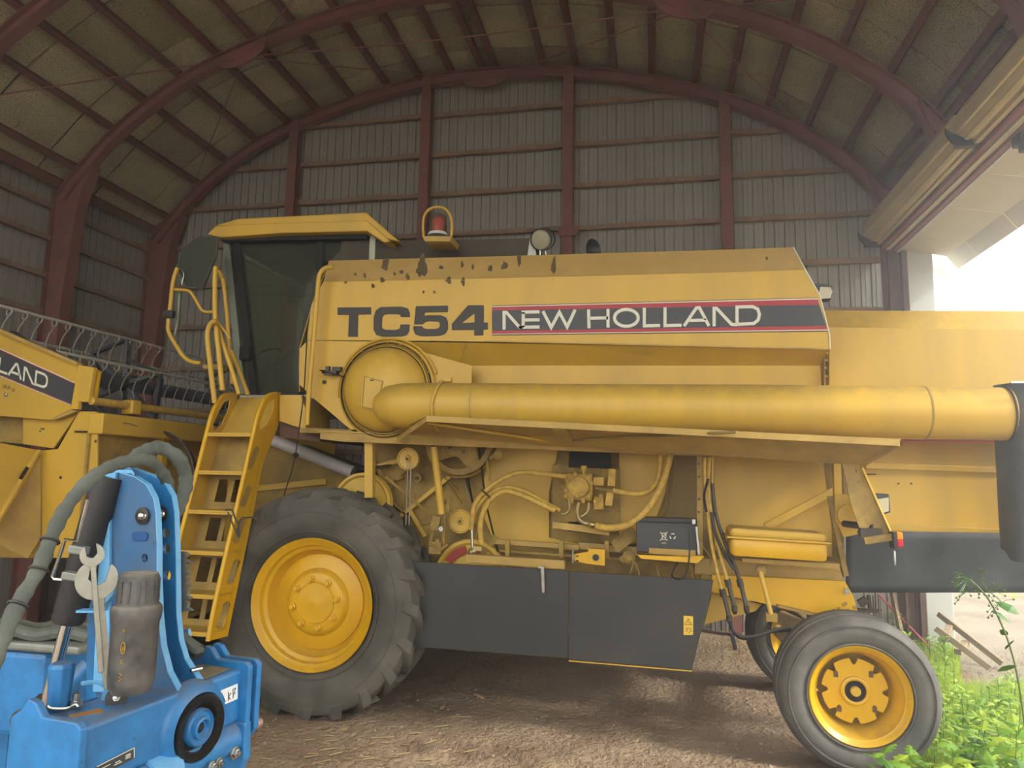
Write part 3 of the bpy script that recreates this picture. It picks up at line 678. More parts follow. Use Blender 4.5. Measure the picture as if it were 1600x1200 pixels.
def pulley(px, py, y, r, w_=.05, name='pulley', groove=True, hubr=.25, m='yellow_grimy', spokes=0):
    c = P(px, py, y); t = empty(name, c, cb); wy = w_
    if spokes:
        rim = [(r, 0), (r, wy * .3), (r * .94, wy * .5), (r, wy * .7), (r, wy), (r * .84, wy), (r * .84, 0)]
        B().lathe(c, (0, -1, 0), rim, 48, close=True).obj('rim', m, t, smooth=True)
        b = B()
        for k in range(spokes):
            a = 2 * PI * k / spokes + .55; d = V((math.cos(a), 0, math.sin(a))); e_ = V((-d.z, 0, d.x)); h = r * .17
            b.prism([c + d * r * .4 - e_ * h * 1.8, c + d * r * .86 - e_ * h, c + d * r * .86 + e_ * h, c + d * r * .4 + e_ * h * 1.8], (0, -wy * .3, 0))
        b.obj('spoke', m, t)
        B().lathe(c, (0, -1, 0), [(r * .5, 0), (r * .5, wy * .4), (r * .2, wy * .5), (r * .2, wy * 1.2), (0, wy * 1.2)], 32).obj('hub', m, t, smooth=True)
        for k in range(5):
            a = 2 * PI * k / 5; B().lathe(c + V((math.cos(a) * r * .36, -wy * .45, math.sin(a) * r * .36)), (0, -1, 0), [(.012, 0), (.012, .01), (0, .01)], 6).obj('bolt', 'dark_steel', t)
    else:
        B().lathe(c, (0, -1, 0), [(r * .98, 0), (r, wy * .12), (r * .88, wy * .5), (r, wy * .88), (r * .98, wy), (r * .9, wy), (r * .84, wy * .7), (r * .35, wy * .6), (r * hubr, wy * .75), (r * hubr * .9, wy * 1.1), (0, wy * 1.1)], 40).obj('disc', m, t, smooth=True)
        B().lathe(c + V((0, -wy * 1.1, 0)), (0, -1, 0), [(.012, 0), (.012, .012), (0, .014)], 6).obj('shaft_bolt', 'dark_steel', t)
    return t
pulley(720, 688, 5.16, .26, .05, spokes=4)
b = B().tube([P(720, 688, 5.19) + V((.275 * math.cos(a), 0, .275 * math.sin(a))) for a in [PI + PI * i / 20 for i in range(21)]], .012, 8); b.obj('drive_belt', 'yellow_grimy', cb)
pulley(640, 717, 5.14, .085, .045, 'idler_pulley', m='yellow')
pulley(570, 786, 5.2, .235, .07, m='yellow')
pulley(721, 814, 5.2, .09, .04, 'idler_pulley', m='yellow')
pulley(654, 747, 5.25, .04, .05, 'tension_roller')
t = pulley(737, 900, 5.17, .27, .05, m='yellow')
c = P(737, 900, 5.17)
def arcplate(c, r0, r1, a0, a1, th, b, n=10):
    for i in range(n):
        p0, p1 = a0 + (a1 - a0) * i / n, a0 + (a1 - a0) * (i + 1) / n; f_ = lambda r, a: c + V((r * math.cos(a), 0, r * math.sin(a)))
        b.prism([f_(r0, p0), f_(r1, p0), f_(r1, p1), f_(r0, p1)], (0, th, 0))
    return b
arcplate(c + V((0, -.05, 0)), .165, .225, 1.75, 2.6, -.004, B()).obj('red_paint_patch', mat('red_paint', '#9c2f28', .6, dirt='#6b3a26', dirt_amt=.5, dirt_scale=20), t)
arcplate(c + V((0, -.05, 0)), .16, .2, 1.2, 1.6, -.004, B()).obj('red_paint_patch', 'red_paint', t)
# struts, posts and braces in the drive bay
B().tube([P(678, 698, 5.02), P(690, 803, 5.05)], .027, 16).obj('cylinder_strut', 'yellow', cb, smooth=True)
B().bar(P(679, 828, 5.06), P(684, 806, 5.06), .05, .06).obj('strut_fork', 'yellow_grimy', cb)
B().box(P(681, 855, 5.08), (.09, .05, .09)).obj('fork_block', 'yellow_grimy', cb)
B().bar(P(578, 690, 5.0), P(578, 778, 5.0), .06, .065).obj('support_post', 'yellow', cb, bevel=.004)
B().bar(P(602, 745, 5.0), P(670, 802, 5.26), .01, .02).obj('linkage_bar', 'yellow_grimy', cb)
for (a, d, w_, m) in [((624, 808), (706, 742), .03, 'yellow'), ((641, 798), (665, 838), .03, 'yellow'), ((572, 700), (612, 764), .02, 'yellow_grimy'), ((612, 757), (642, 727), .015, 'yellow_grimy'), ((590, 729), (622, 720), .035, 'yellow'), ((730, 742), (740, 790), .008, 'black_matt'), ((700, 757), (722, 786), .008, 'yellow_grimy'), ((690, 742), (716, 765), .008, 'yellow_grimy'), ((600, 762), (630, 745), .012, 'yellow_grimy'), ((640, 810), (600, 770), .012, 'yellow_grimy')]:
    B().bar(P(*a, 5.27), P(*d, 5.27), .02, w_, (0, 1, 0) if False else (0, 0, 1)).obj('brace_strut', m, cb)
B().tube([P(611, 726, 5.24), P(560, 733, 5.24)], .006, 6).tube([P(611, 729, 5.24), P(566, 735, 5.24)], .005, 6).obj('control_rod', 'steel', cb)
for dx in (0, 5): B().tube([P(637 + dx, 722, 5.08), P(634 + dx, 820, 5.08)], .004, 6).obj('steel_rod', 'steel', cb)
B().tube([P(748, 700, 5.15), P(760, 790, 5.15), P(778, 862, 5.15)], .007, 6).obj('drive_belt', 'black_matt', cb)
B().tube([P(726, 742, 5.2), P(738, 785, 5.2), P(744, 800, 5.2)], .005, 6).obj('drive_belt', 'black_matt', cb)
B().bar(P(761, 718, 5.12), P(765, 752, 5.12), .012, .02).lathe(P(779, 711, 5.1), (0, -1, 0), [(.035, 0), (.035, .02), (.012, .025), (0, .025)], 12).bar(P(765, 717, 5.1), P(790, 700, 5.1), .02, .025).obj('belt_tensioner', 'yellow_grimy', cb)
B().tube([P(674, 822, 5.06), P(693, 818, 5.04), P(696, 800, 5.03)], .004, 6).tube([P(672, 818, 5.06), P(655, 822, 5.1)], .003, 6).lathe(P(690, 826, 5.03), (0, -1, 0), [(.02, 0), (.02, .02), (0, .02)], 6).obj('grease_fittings', 'steel', cb)
B().bar(P(696, 780, 5.1), P(693, 850, 5.1), .015, .02).bar(P(700, 786, 5.1), (P(700, 800, 5.1)), .02, .03).obj('tension_bar', 'yellow_grimy', cb)
B().tube([P(677, 830, 5.06), P(672, 850, 5.05), P(690, 858, 5.05), P(700, 850, 5.05)], .012, 6).box(P(684, 845, 5.06), (.03, .03, .03)).obj('fork_pin', 'yellow_grimy', cb)
# lower rails and brackets
B().bar(P(770, 846, 5.15), P(905, 855, 5.15), .03, .035).obj('lower_rail', 'yellow_dusty', cb, bevel=.003)
B().bar(P(905, 852, 5.18), P(1090, 868, 5.18), .04, .05).obj('lower_rail', 'yellow_dusty', cb, bevel=.003)
B().bar(P(775, 860, 5.17), P(1000, 876, 5.17), .01, .015).obj('cable_run', 'yellow_grimy', cb)
B().prism([P(728, 866, 4.88), P(882, 876, 4.88), P(882, 890, 4.88), P(728, 879, 4.88)], (0, .06, 0)).obj('panel_rail', 'yellow_dusty', cb, bevel=.004)
for x0 in (793, 877, 948): B().bar(P(x0, 845, 5.1), P(x0, 872, 5.1), .02, .03, (1, 0, 0)).obj('rail_tab', 'yellow_grimy', cb)
b = B().prism([P(x, y, 4.92) for x, y in [(897, 866), (919, 862), (919, 881), (894, 876)]], (0, .01, 0)).prism([P(x, y, 4.925) for x, y in [(919, 858), (945, 860), (945, 884), (919, 881)]], (0, .01, 0)).prism([P(919, 858, 4.92), P(945, 860, 4.92), P(945, 858, 5.1), P(919, 856, 5.1)], (0, 0, .005)); b.obj('yellow_bracket', 'yellow_clean', cb)
B().lathe(P(931, 871, 4.91), (0, -1, 0), [(.022, 0), (.022, .006), (.012, .006), (.012, .0), (.005, 0), (.005, .01), (0, .01)], 16).obj('bracket_bush', 'black', cb)
for y in (869, 876): B().box(P(902, y, 4.913), (.016, .006, .008)).obj('bracket_slot', 'black_matt', cb)
B().tube([P(895, 856, 4.9), P(895, 880, 4.9)], .007, 8).obj('bracket_pin', 'steel', cb)
B().lathe(P(983, 870, 5.05), (0, -1, 0), [(.045, 0), (.045, .03), (.02, .05), (0, .05)], 16).bar(P(970, 876, 5.08), P(990, 862, 5.08), .02, .05).obj('shaft_flange', 'yellow_grimy', cb)
for pts in ([(985, 868), (989, 880), (984, 897)], [(1000, 905), (997, 890), (990, 876)], [(1025, 882), (1030, 900), (1027, 905)], [(1085, 820), (1090, 845), (1083, 880)], [(1078, 882), (1083, 905)], [(1095, 850), (1110, 870), (1108, 885)]):
    B().tube([P(*p_, 5.0) for p_ in pts], .005, 6, smoothpath=4).obj('cable', 'yellow_grimy', cb)
B().tube([P(1077, 825, 4.8), P(1077, 870, 4.8), P(1070, 900, 4.82), P(1057, 905, 4.85), P(1050, 898, 4.9), P(1058, 880, 4.95)], .006, 6, smoothpath=5).obj('cable', 'dark_steel', cb)
B().bar(P(1093, 708, 5.02), P(1093, 875, 5.02), .04, .05, (0, 1, 0)).obj('frame_post', 'yellow_dusty', cb, bevel=.004)
for y in (725, 745, 780, 800): B().lathe(P(1092, y, 4.99), (0, -1, 0), [(.008, 0), (.008, .004), (0, .004)], 8).obj('bolt', 'dark_steel', cb)
B().bar(P(1114, 696, 4.95), P(1113, 760, 4.95), .015, .02, (0, 1, 0)).obj('frame_rod', 'yellow', cb)
B().bar(P(750, 870, 5.14), P(775, 838, 5.14), .02, .05).obj('brace_strut', 'yellow_grimy', cb)
B().bar(P(960, 855, 5.12), P(992, 830, 5.12), .03, .09).obj('brace_strut', 'yellow_grimy', cb)
B().bar(P(1196, 824, 5.15), P(1303, 767, 5.15), .03, .05).obj('diagonal_brace', 'yellow', cb, bevel=.004)

# --- hydraulic pump
hp = empty('hydraulic_pump', P(905, 760, 5.1), cb)
B().prism([P(x, y, 5.22) for x, y in [(863, 725), (968, 733), (968, 830), (863, 815)]], (0, .02, 0)).obj('back_plate', 'yellow_grimy', hp)
B().prism([P(x, y, 5.18) for x, y in [(890, 706), (955, 708), (955, 732), (888, 730)]], (0, .01, 0)).obj('opening_shade', 'black_matt', hp)  # black sheets in place of the shade inside the openings
B().prism([P(x, y, 5.18) for x, y in [(888, 815), (948, 818), (946, 836), (888, 830)]], (0, .01, 0)).obj('opening_shade', 'black_matt', hp)
c = P(905, 761, 5.12)
B().box(c + V((0, .05, 0)), (.2, .12, .2)).obj('pump_block', 'hose_yellow', hp, bevel=.02)
def nsided(c, pts, d0, d1, nm, m): B().prism([c + V((a, d0, b_)) for a, b_ in pts], (0, d1, 0)).obj(nm, m, hp, bevel=.006)
B().lathe(c + V((0, -.01, 0)), (0, -1, 0), [(.075, 0), (.072, .03), (.05, .035), (0, .036)], 24).obj('cover_plate', 'hose_yellow', hp, smooth=True)
nsided(c, [(-.09, 0), (-.03, .06), (.05, .06), (.085, .0), (.04, -.06), (-.03, -.06)], -.012, .03, 'cover_flange', 'hose_yellow')
for k in range(8):
    a = 2 * PI * k / 8 + .3; B().lathe(c + V((.095 * math.cos(a), -.01, .095 * math.sin(a))), (0, -1, 0), [(.016, 0), (.016, .02), (.009, .02), (.009, .03), (0, .03)], 6).obj('pump_bolt', 'hose_yellow', hp)
B().lathe(P(912, 742, 5.08), (0, 0, 1), [(.012, 0), (.012, .03), (.022, .03), (.022, .065), (0, .065)], 12).obj('filler_cap', 'hose_yellow', hp)
B().box(P(936, 752, 5.1), (.075, .08, .06)).box(P(936, 786, 5.12), (.07, .07, .09)).obj('valve_block', 'hose_yellow', hp, bevel=.005)
B().prism([P(x, y, 5.04) for x, y in [(951, 732), (962, 733), (961, 760), (949, 759)]], (0, .05, 0)).prism([P(x, y, 5.04) for x, y in [(948, 768), (960, 769), (956, 791), (945, 790)]], (0, .05, 0)).obj('mounting_strap', 'hose_yellow', hp, bevel=.003)
B().prism([P(x, y, 5.02) for x, y in [(863, 815), (952, 826), (952, 837), (863, 825)]], (0, .05, 0)).obj('mounting_rail', 'yellow_dusty', hp, bevel=.003)
for pts, r in [([(888, 780), (890, 795), (884, 803), (877, 803)], .009), ([(905, 785), (902, 800), (905, 812), (914, 818)], .014), ([(920, 785), (918, 800), (908, 808)], .01), ([(930, 762), (948, 765), (958, 766)], .012)]:
    B().tube([P(*p_, 5.03) for p_ in pts], r, 8, smoothpath=4).obj('steel_elbow', mat('plated', '#b8a878', .3, .8, dirt='#7d6535', dirt_amt=.5, dirt_scale=25), hp, smooth=True)
for k in range(7):
    B().lathe(P(885 + 9 * k, 775 + (k % 2) * 8, 5.07), (0, -1, 0), [(.014, 0), (.014, .03), (.008, .03), (.008, .045), (0, .045)], 8).obj('pump_fitting', 'hose_yellow', hp)
# --- hoses
def hose(pts, y, r, nm='hose', m='hose_yellow', par=cb, ys=None):
    if ys is None: ys = [y] * len(pts)
    return B().tube([P(a, b_, yy) for (a, b_), yy in zip(pts, ys)], r, 10, smoothpath=6).obj(nm, m, par, smooth=True)
hose([(885, 745), (855, 741), (815, 738), (785, 748), (758, 768), (742, 788), (738, 815)], 5.0, .018)
hose([(875, 798), (850, 785), (820, 768), (790, 762), (765, 772), (745, 795), (740, 818)], 5.02, .018)
hose([(868, 798), (840, 785), (810, 772), (785, 768), (763, 785), (751, 815), (752, 850)], 4.98, .02)
hose([(958, 766), (985, 771), (1008, 770), (1024, 757), (1031, 735), (1032, 706)], 5.0, .02)
hose([(930, 821), (955, 825), (985, 818), (1012, 795), (1030, 765), (1040, 740), (1048, 706)], 4.97, .025)
B().tube([P(914, 818, 4.99), P(930, 821, 4.97)], .019, 10).lathe(P(918, 819, 4.98), (1, 0, -.1), [(.024, 0), (.024, .02), (0, .02)], 6).obj('hose_fitting', 'plated', cb)
B().tube([P(738, 815, 5.0), P(737, 828, 5.0)], .02, 8).obj('hose_fitting', 'hose_yellow', cb)
B().tube([P(737, 826, 5.0), P(738, 860, 5.0)], .011, 8).obj('steel_pipe', 'chrome', cb)
B().lathe(P(738, 862, 5.0), (0, -1, 0), [(.03, -.01), (.03, .02), (.012, .03), (0, .03)], 6).box(P(746, 857, 5.0), (.07, .03, .03)).obj('hose_manifold', 'plated', cb)
hose([(752, 765), (760, 772), (766, 778)], 4.96, .006, 'cable_tie', 'black_matt')
# three drooping hoses at the rear
for i, (pts, cut) in enumerate([([(1102, 715), (1101, 740), (1105, 790), (1112, 850), (1122, 900), (1128, 920)], 0), ([(1109, 715), (1107, 760), (1112, 810), (1125, 865), (1136, 905)], 0), ([(1113, 755), (1118, 800), (1130, 840), (1146, 880), (1155, 905)], 0)]):
    hose(pts, 4.86, .012, m='hose_yellow' if i < 2 else 'dark_steel')
    e0 = pts[-1]; B().tube([P(e0[0], e0[1], 4.86), P(e0[0] + 3, e0[1] + 12, 4.86)], .02, 8).tube([P(e0[0] + 3, e0[1] + 10, 4.86), P(e0[0] + 11, e0[1] + 42, 4.84)], .014, 8).lathe(P(e0[0] + 11, e0[1] + 42, 4.84), (.1, 0, -1), [(.018, 0), (.018, .03), (.01, .05), (0, .05)], 8).obj('quick_coupling', 'dark_steel', cb)
hose([(1107, 748), (1100, 775), (1104, 800)], 4.82, .008, 'cable', 'black_matt'); hose([(1112, 800), (1118, 835), (1135, 870), (1147, 890)], 4.84, .011, 'hose', 'black')
# --- battery and trays
bt = empty('battery_box', P(1044, 840, 5.0), cb)
B().box(P(1041, 839, 5.02) , (.40, .16, .2)).obj('battery_case', mat('battery', '#3a3a3b', .55, dirt='#55585a', dirt_amt=.4), bt, bevel=.008)
B().box(P(1040, 812, 5.04), (.41, .17, .03)).obj('battery_lid', 'black', bt, bevel=.005)
sy = P(1041, 839, 5.02).y - .0805
for ln in ([(1032, 833), (1041, 833)], [(1034, 834), (1035, 843), (1040, 843), (1041, 834)], [(1031, 831), (1043, 845)], [(1043, 831), (1031, 845)], [(1034, 848.5), (1041, 848.5)]):
    ribbon(B(), [ln], 1.0, lambda u, v_: P(u, v_, sy), (0, -.001, 0)).obj('bin_symbol', 'decal_white', bt)
for k in range(3):
    a = 2 * PI * k / 3; pts = [(1051 + 4.2 * math.cos(a + j * .3), 838 + 4.2 * math.sin(a + j * .3)) for j in range(5)]
    ribbon(B(), [pts], 1.5, lambda u, v_: P(u, v_, sy), (0, -.001, 0)).obj('recycle_symbol', 'decal_white', bt)
B().prism([P(x, y, 4.92) for x, y in [(1014, 856), (1087, 860), (1087, 869), (1014, 865)]], (0, .008, 0)).obj('retaining_strip', 'yellow_dusty', bt)
B().prism([P(993, 864, 4.84), P(1100, 869, 4.84), P(1087, 868, 5.1), P(1000, 862, 5.1)], (0, 0, -.01)).prism([P(993, 864, 4.84), P(1100, 870, 4.84), P(1090, 880, 4.84), P(1002, 873, 4.84)], (0, .008, 0)).obj('battery_tray', 'yellow_clean', bt)
B().bar(P(1088, 823, 4.9), P(1092, 866, 4.9), .012, .012).box(P(1084, 815, 4.9), (.02, .02, .03)).obj('battery_clamp', 'steel', bt)
# --- tool box
tb = empty('tool_box', P(1218, 850, 4.85), cb)
def rbox(px0, py0, px1, py1, px2, py2, px3, py3, y, d, nm, m, bev):
    o = B().prism([P(px0, py0, y), P(px1, py1, y), P(px2, py2, y), P(px3, py3, y)], (0, d, 0)).obj(nm, m, tb)
    md = o.modifiers.new('bevel', 'BEVEL'); md.width = bev; md.segments = 4; md.limit_method = 'ANGLE'
    for p_ in o.data.polygons: p_.use_smooth = True
    return o
rbox(1140, 824, 1293, 834, 1294, 849, 1140, 840, 4.74, .27, 'box_lid', 'yellow', .03)
rbox(1141, 840, 1294, 849, 1294, 879, 1142, 869, 4.75, .25, 'box_body', 'yellow_clean', .03)
B().prism([P(1136, 837.5, 4.73), P(1299, 847.5, 4.73), P(1299, 851, 4.73), P(1136, 841, 4.73)], (0, .28, 0)).obj('lid_seam', 'yellow', tb, bevel=.004)
B().prism([P(1160, 872, 4.85), P(1312, 881, 4.85), P(1312, 889, 4.85), P(1160, 878, 4.85)], (0, .12, 0)).obj('box_shelf', 'yellow_dusty', tb)
# --- rear axle frame plates
plate([(1085, 872), (1312, 886), (1318, 907), (1085, 897)], 5.1, .05).obj('chassis_rail', 'yellow_dusty', cb, bevel=.004)
plate([(1112, 898), (1320, 908), (1333, 930), (1343, 966), (1282, 964), (1215, 948), (1112, 925)], 5.02, .03).obj('axle_plate', 'yellow_clean', cb, bevel=.004)
plate([(1113, 927), (1190, 945), (1180, 955), (1100, 976)], 5.12, .04).obj('axle_gusset', 'yellow', cb)
plate([(1216, 946), (1284, 962), (1284, 966), (1216, 949)], 4.95, .08).obj('plate_flange', 'yellow_dusty', cb)
for x, y in [(1310, 951), (1318, 945), (1326, 954), (1335, 949), (1303, 954), (1321, 943), (1336, 956)]: B().lathe(P(x, y, 5.019), (0, -1, 0), [(.012, 0), (.012, .002), (0, .002)], 10).obj('bolt_hole', 'yellow_grimy', cb)
B().bar(P(1095, 900, 5.1), P(1115, 905, 5.1), .05, .04).obj('chassis_bracket', 'yellow_grimy', cb)
B().tube([P(1188, 893, 4.85), P(1205, 960, 4.82)], .014, 10).obj('lift_rod', 'yellow', cb, smooth=True)
B().lathe(P(1188, 891, 4.88), (0, -1, 0), [(.035, 0), (.035, .03), (.018, .04), (0, .04)], 6).box(P(1205, 964, 4.84), (.07, .05, .05)).obj('rod_bracket', 'yellow_grimy', cb)
hose([(1140, 968), (1145, 985), (1160, 995), (1185, 993), (1210, 985), (1235, 980)], 4.9, .012, m='black'); hose([(1142, 972), (1148, 990), (1165, 998), (1200, 988), (1240, 985)], 4.95, .009, m='black')
B().tube([P(1143, 990, 4.9), P(1149, 1015, 4.9)], .013, 8).obj('hose_end', 'black', cb)
# --- rear bracket, lamps
b = B().prism([P(x, y, 4.62) for x, y in [(1316, 722), (1345, 728), (1396, 843), (1378, 846), (1345, 830), (1330, 790)]], (0, .012, 0)); b.obj('rear_bracket', 'yellow_grimy', cb)
B().prism([P(1345, 728, 4.6), P(1396, 842, 4.6), P(1399, 842, 4.66), P(1348, 727, 4.66)], (.006, .06, 0)).obj('bracket_flange', 'yellow', cb)
plate([(1302, 710), (1314, 722), (1316, 775), (1304, 775)], 5.0, .05).obj('corner_post', 'yellow', cb, bevel=.004)
plate([(1304, 772), (1327, 773), (1335, 800), (1340, 835), (1318, 840), (1306, 812)], 4.95, .04).obj('pivot_plate', 'yellow', cb, bevel=.004)
B().lathe(P(1327, 806, 4.92), (0, -1, 0), [(.075, 0), (.072, .012), (.03, .02), (0, .02)], 20).obj('pivot_disc', 'yellow', cb, smooth=True)
B().bar(P(1296, 775, 4.98), P(1322, 900, 4.98), .02, .03).obj('bent_strip', 'yellow_grimy', cb)
B().tube([P(1318, 818, 4.78), P(1365, 824, 4.62)], .02, 8).box(P(1360, 832, 4.6), (.12, .05, .05)).obj('lamp_arm', 'dark_steel', cb)
B().bar(P(1350, 845, 4.58), P(1398, 838, 4.56), .05, .04).obj('lamp_bracket', 'yellow_grimy', cb)
B().prism([P(1322, 920, 4.97), P(1327, 920, 4.97), P(1327, 929, 4.97), P(1320, 929, 4.97), P(1320, 918, 4.97)], (0, .02, 0)).obj('curtain_hook', 'steel', cb)
tl = empty('tail_lamp', P(1404, 844, 4.5), cb)
B().prism([P(x, y, 4.50) for x, y in [(1396, 832), (1401, 831), (1403, 856), (1398, 857)]], (0, .09, 0)).obj('lamp_housing', 'black', tl)
B().prism([P(x, y, 4.50) for x, y in [(1401, 831), (1411, 832), (1412, 844), (1402, 844)]], (0, .09, 0)).obj('amber_lens', 'orange_lens', tl, bevel=.008)
B().prism([P(x, y, 4.50) for x, y in [(1402, 844), (1412, 844), (1412, 855), (1403, 856)]], (0, .09, 0)).obj('red_lens', 'red_lens', tl, bevel=.008)
B().lathe(P(1397, 872, 4.52), (.97, -.25, 0), [(.042, 0), (.042, .008), (0, .01)], 20).obj('round_reflector', 'white_paint', cb, smooth=True)
wl_ = empty('work_lamp', P(1376, 789, 4.7), cb)
B().prism([P(x, y, 4.68) for x, y in [(1362, 776), (1372, 771), (1390, 772), (1392, 801), (1372, 807), (1366, 800)]], (0, .09, 0)).obj('lamp_housing', 'decal_grey', wl_, bevel=.008)
B().prism([P(x, y, 4.673) for x, y in [(1370, 780), (1389, 777), (1389, 799), (1372, 804)]], (0, .01, 0)).obj('lamp_lens', 'lamp_glass', wl_, bevel=.004)
wl_ = empty('work_lamp', P(1289, 457, 5.3), cb)
B().prism([P(x, y, 5.3) for x, y in [(1273, 442), (1300, 445), (1304, 452), (1300, 467), (1280, 468), (1276, 462)]], (0, .1, 0)).obj('lamp_housing', 'decal_grey', wl_, bevel=.01)
B().prism([P(x, y, 5.29) for x, y in [(1282, 448), (1298, 449), (1301, 455), (1297, 466), (1282, 467), (1279, 460)]], (0, .01, 0)).obj('lamp_lens', 'lamp_glass', wl_, bevel=.004)
# --- black lower panels
for pts in ([(640, 877), (889, 892), (887, 1029), (640, 1010)], [(889.8, 892.5), (1115, 907), (1081, 1047), (888, 1030)]):
    plate(pts, 4.86, .02).obj('lower_side_panel', 'panel_grey', cb, bevel=.003)
B().bar(P(889, 1032, 4.88), P(1081, 1048, 4.88), .02, .008).obj('panel_hem', 'yellow', cb)
B().prism([P(1068, 962, 4.857), P(1083, 963, 4.857), P(1083, 992, 4.857), P(1068, 992, 4.857)], (0, -.001, 0)).obj('warning_sticker', mat('sticker_yellow', '#d8b33a', .5), cb)
for ln in ([(1070, 976), (1075.5, 966.5), (1081, 976), (1070, 976)], [(1075, 971), (1077, 974)], [(1072, 981), (1079, 982), (1080, 986), (1076, 989)], [(1071, 983), (1075, 984)], [(1071, 986), (1075, 986)]):
    ribbon(B(), [ln], .9, lambda u, v_: P(u, v_, 4.8555), (0, -.0006, 0)).obj('sticker_mark', 'letter_black', cb)
B().prism([P(845, 886, 4.83), P(850, 886, 4.83), P(851, 926, 4.83), P(847, 926, 4.83)], (0, .012, 0)).box(P(846, 886, 4.84), (.04, .03, .012)).obj('panel_hook', 'steel', cb)
for i in range(14):
    x, y = random.choice([(727, 922), (727, 985), (768, 989), (727, 975), (890, 980)]); x += random.uniform(-6, 6); y += random.uniform(-6, 6)
# --- deck, rotating lamp, round lamp on the tank
B().prism([P(x, y, 5.35) for x, y in [(545, 378), (828, 372), (850, 400), (515, 410)]], (0, .05, 0)).obj('tank_screen', mat('screen', '#4d463a', .8, dirt='#38332b', dirt_amt=.6, fine='#8d8574', fine_scale=30, fine_thr=.74), cb)
bc = empty('rotating_beacon', P(684, 375, 5.15), cb)
c = P(684, 369, 5.15)
B().prism([P(x, y, 5.03) for x, y in [(660, 369), (706, 369), (703, 377), (664, 377)]], (0, .22, 0)).obj('beacon_shelf', 'yellow_dusty', bc)
B().lathe(c, (0, 0, 1), [(.078, 0), (.078, .02), (.07, .026), (0, .026)], 24).obj('beacon_base', 'white_paint', bc, smooth=True)
B().lathe(c + V((0, 0, .026)), (0, 0, 1), [(.07, 0), (.07, .05), (.064, .1), (.058, .135), (.04, .15), (0, .153)], 24).obj('beacon_dome', 'amber_glass', bc, smooth=True)
B().lathe(c + V((0, 0, .026)), (0, 0, 1), [(.035, 0), (.045, .05), (.05, .1), (.03, .12), (0, .12)], 16).obj('beacon_reflector', 'orange_glass', bc, smooth=True)
pts = [P(662, 370, 5.14), P(661, 350, 5.14), P(664, 335, 5.14), P(673, 326, 5.14), P(684, 323.5, 5.14), P(695, 326, 5.14), P(703, 336, 5.14), P(706, 350, 5.14), P(705, 370, 5.14)]
B().tube(pts, .011, 8, smoothpath=4).obj('beacon_guard', 'yellow', bc, smooth=True)
rl = empty('round_work_lamp', P(847, 370, 5.3), cb)
c = P(845, 375, 5.25)
B().lathe(c, (-.15, -.75, -.35), [(0, -.10), (.05, -.095), (.082, -.05), (.088, 0), (.084, .012)], 24).obj('lamp_housing', 'decal_grey', rl, smooth=True)
B().lathe(c, (-.15, -.75, -.35), [(.082, .0), (.07, .014), (0, .02)], 24).obj('lamp_lens', mat('lens_dusty', '#9c9a80', .3), rl, smooth=True)
B().lathe(c + V((.02, .09, .04)), (-.15, -.75, -.35), [(.088, 0), (.09, .02), (.088, .04), (.084, .04)], 24).obj('lamp_band', 'dark_steel', rl, smooth=True)
B().tube([c + V((-.01, .04, -.07)), c + V((-.01, .05, -.14))], .008, 6).tube([c + V((.03, .04, -.07)), c + V((.04, .05, -.14))], .006, 6).obj('lamp_stem', 'steel', rl)
B().prism([P(828, 372, 5.3), P(834, 372, 5.3), P(838, 400, 5.3), P(824, 400, 5.3)], (0, .02, 0)).obj('lamp_bracket', 'white_paint', rl)
c = P(918, 392, 5.9)
B().lathe(c, (.75, -.65, 0), [(0, 0), (.04, .02), (.085, .07), (.088, .075)], 20).obj('exhaust_cowl', 'black', cb, smooth=True)
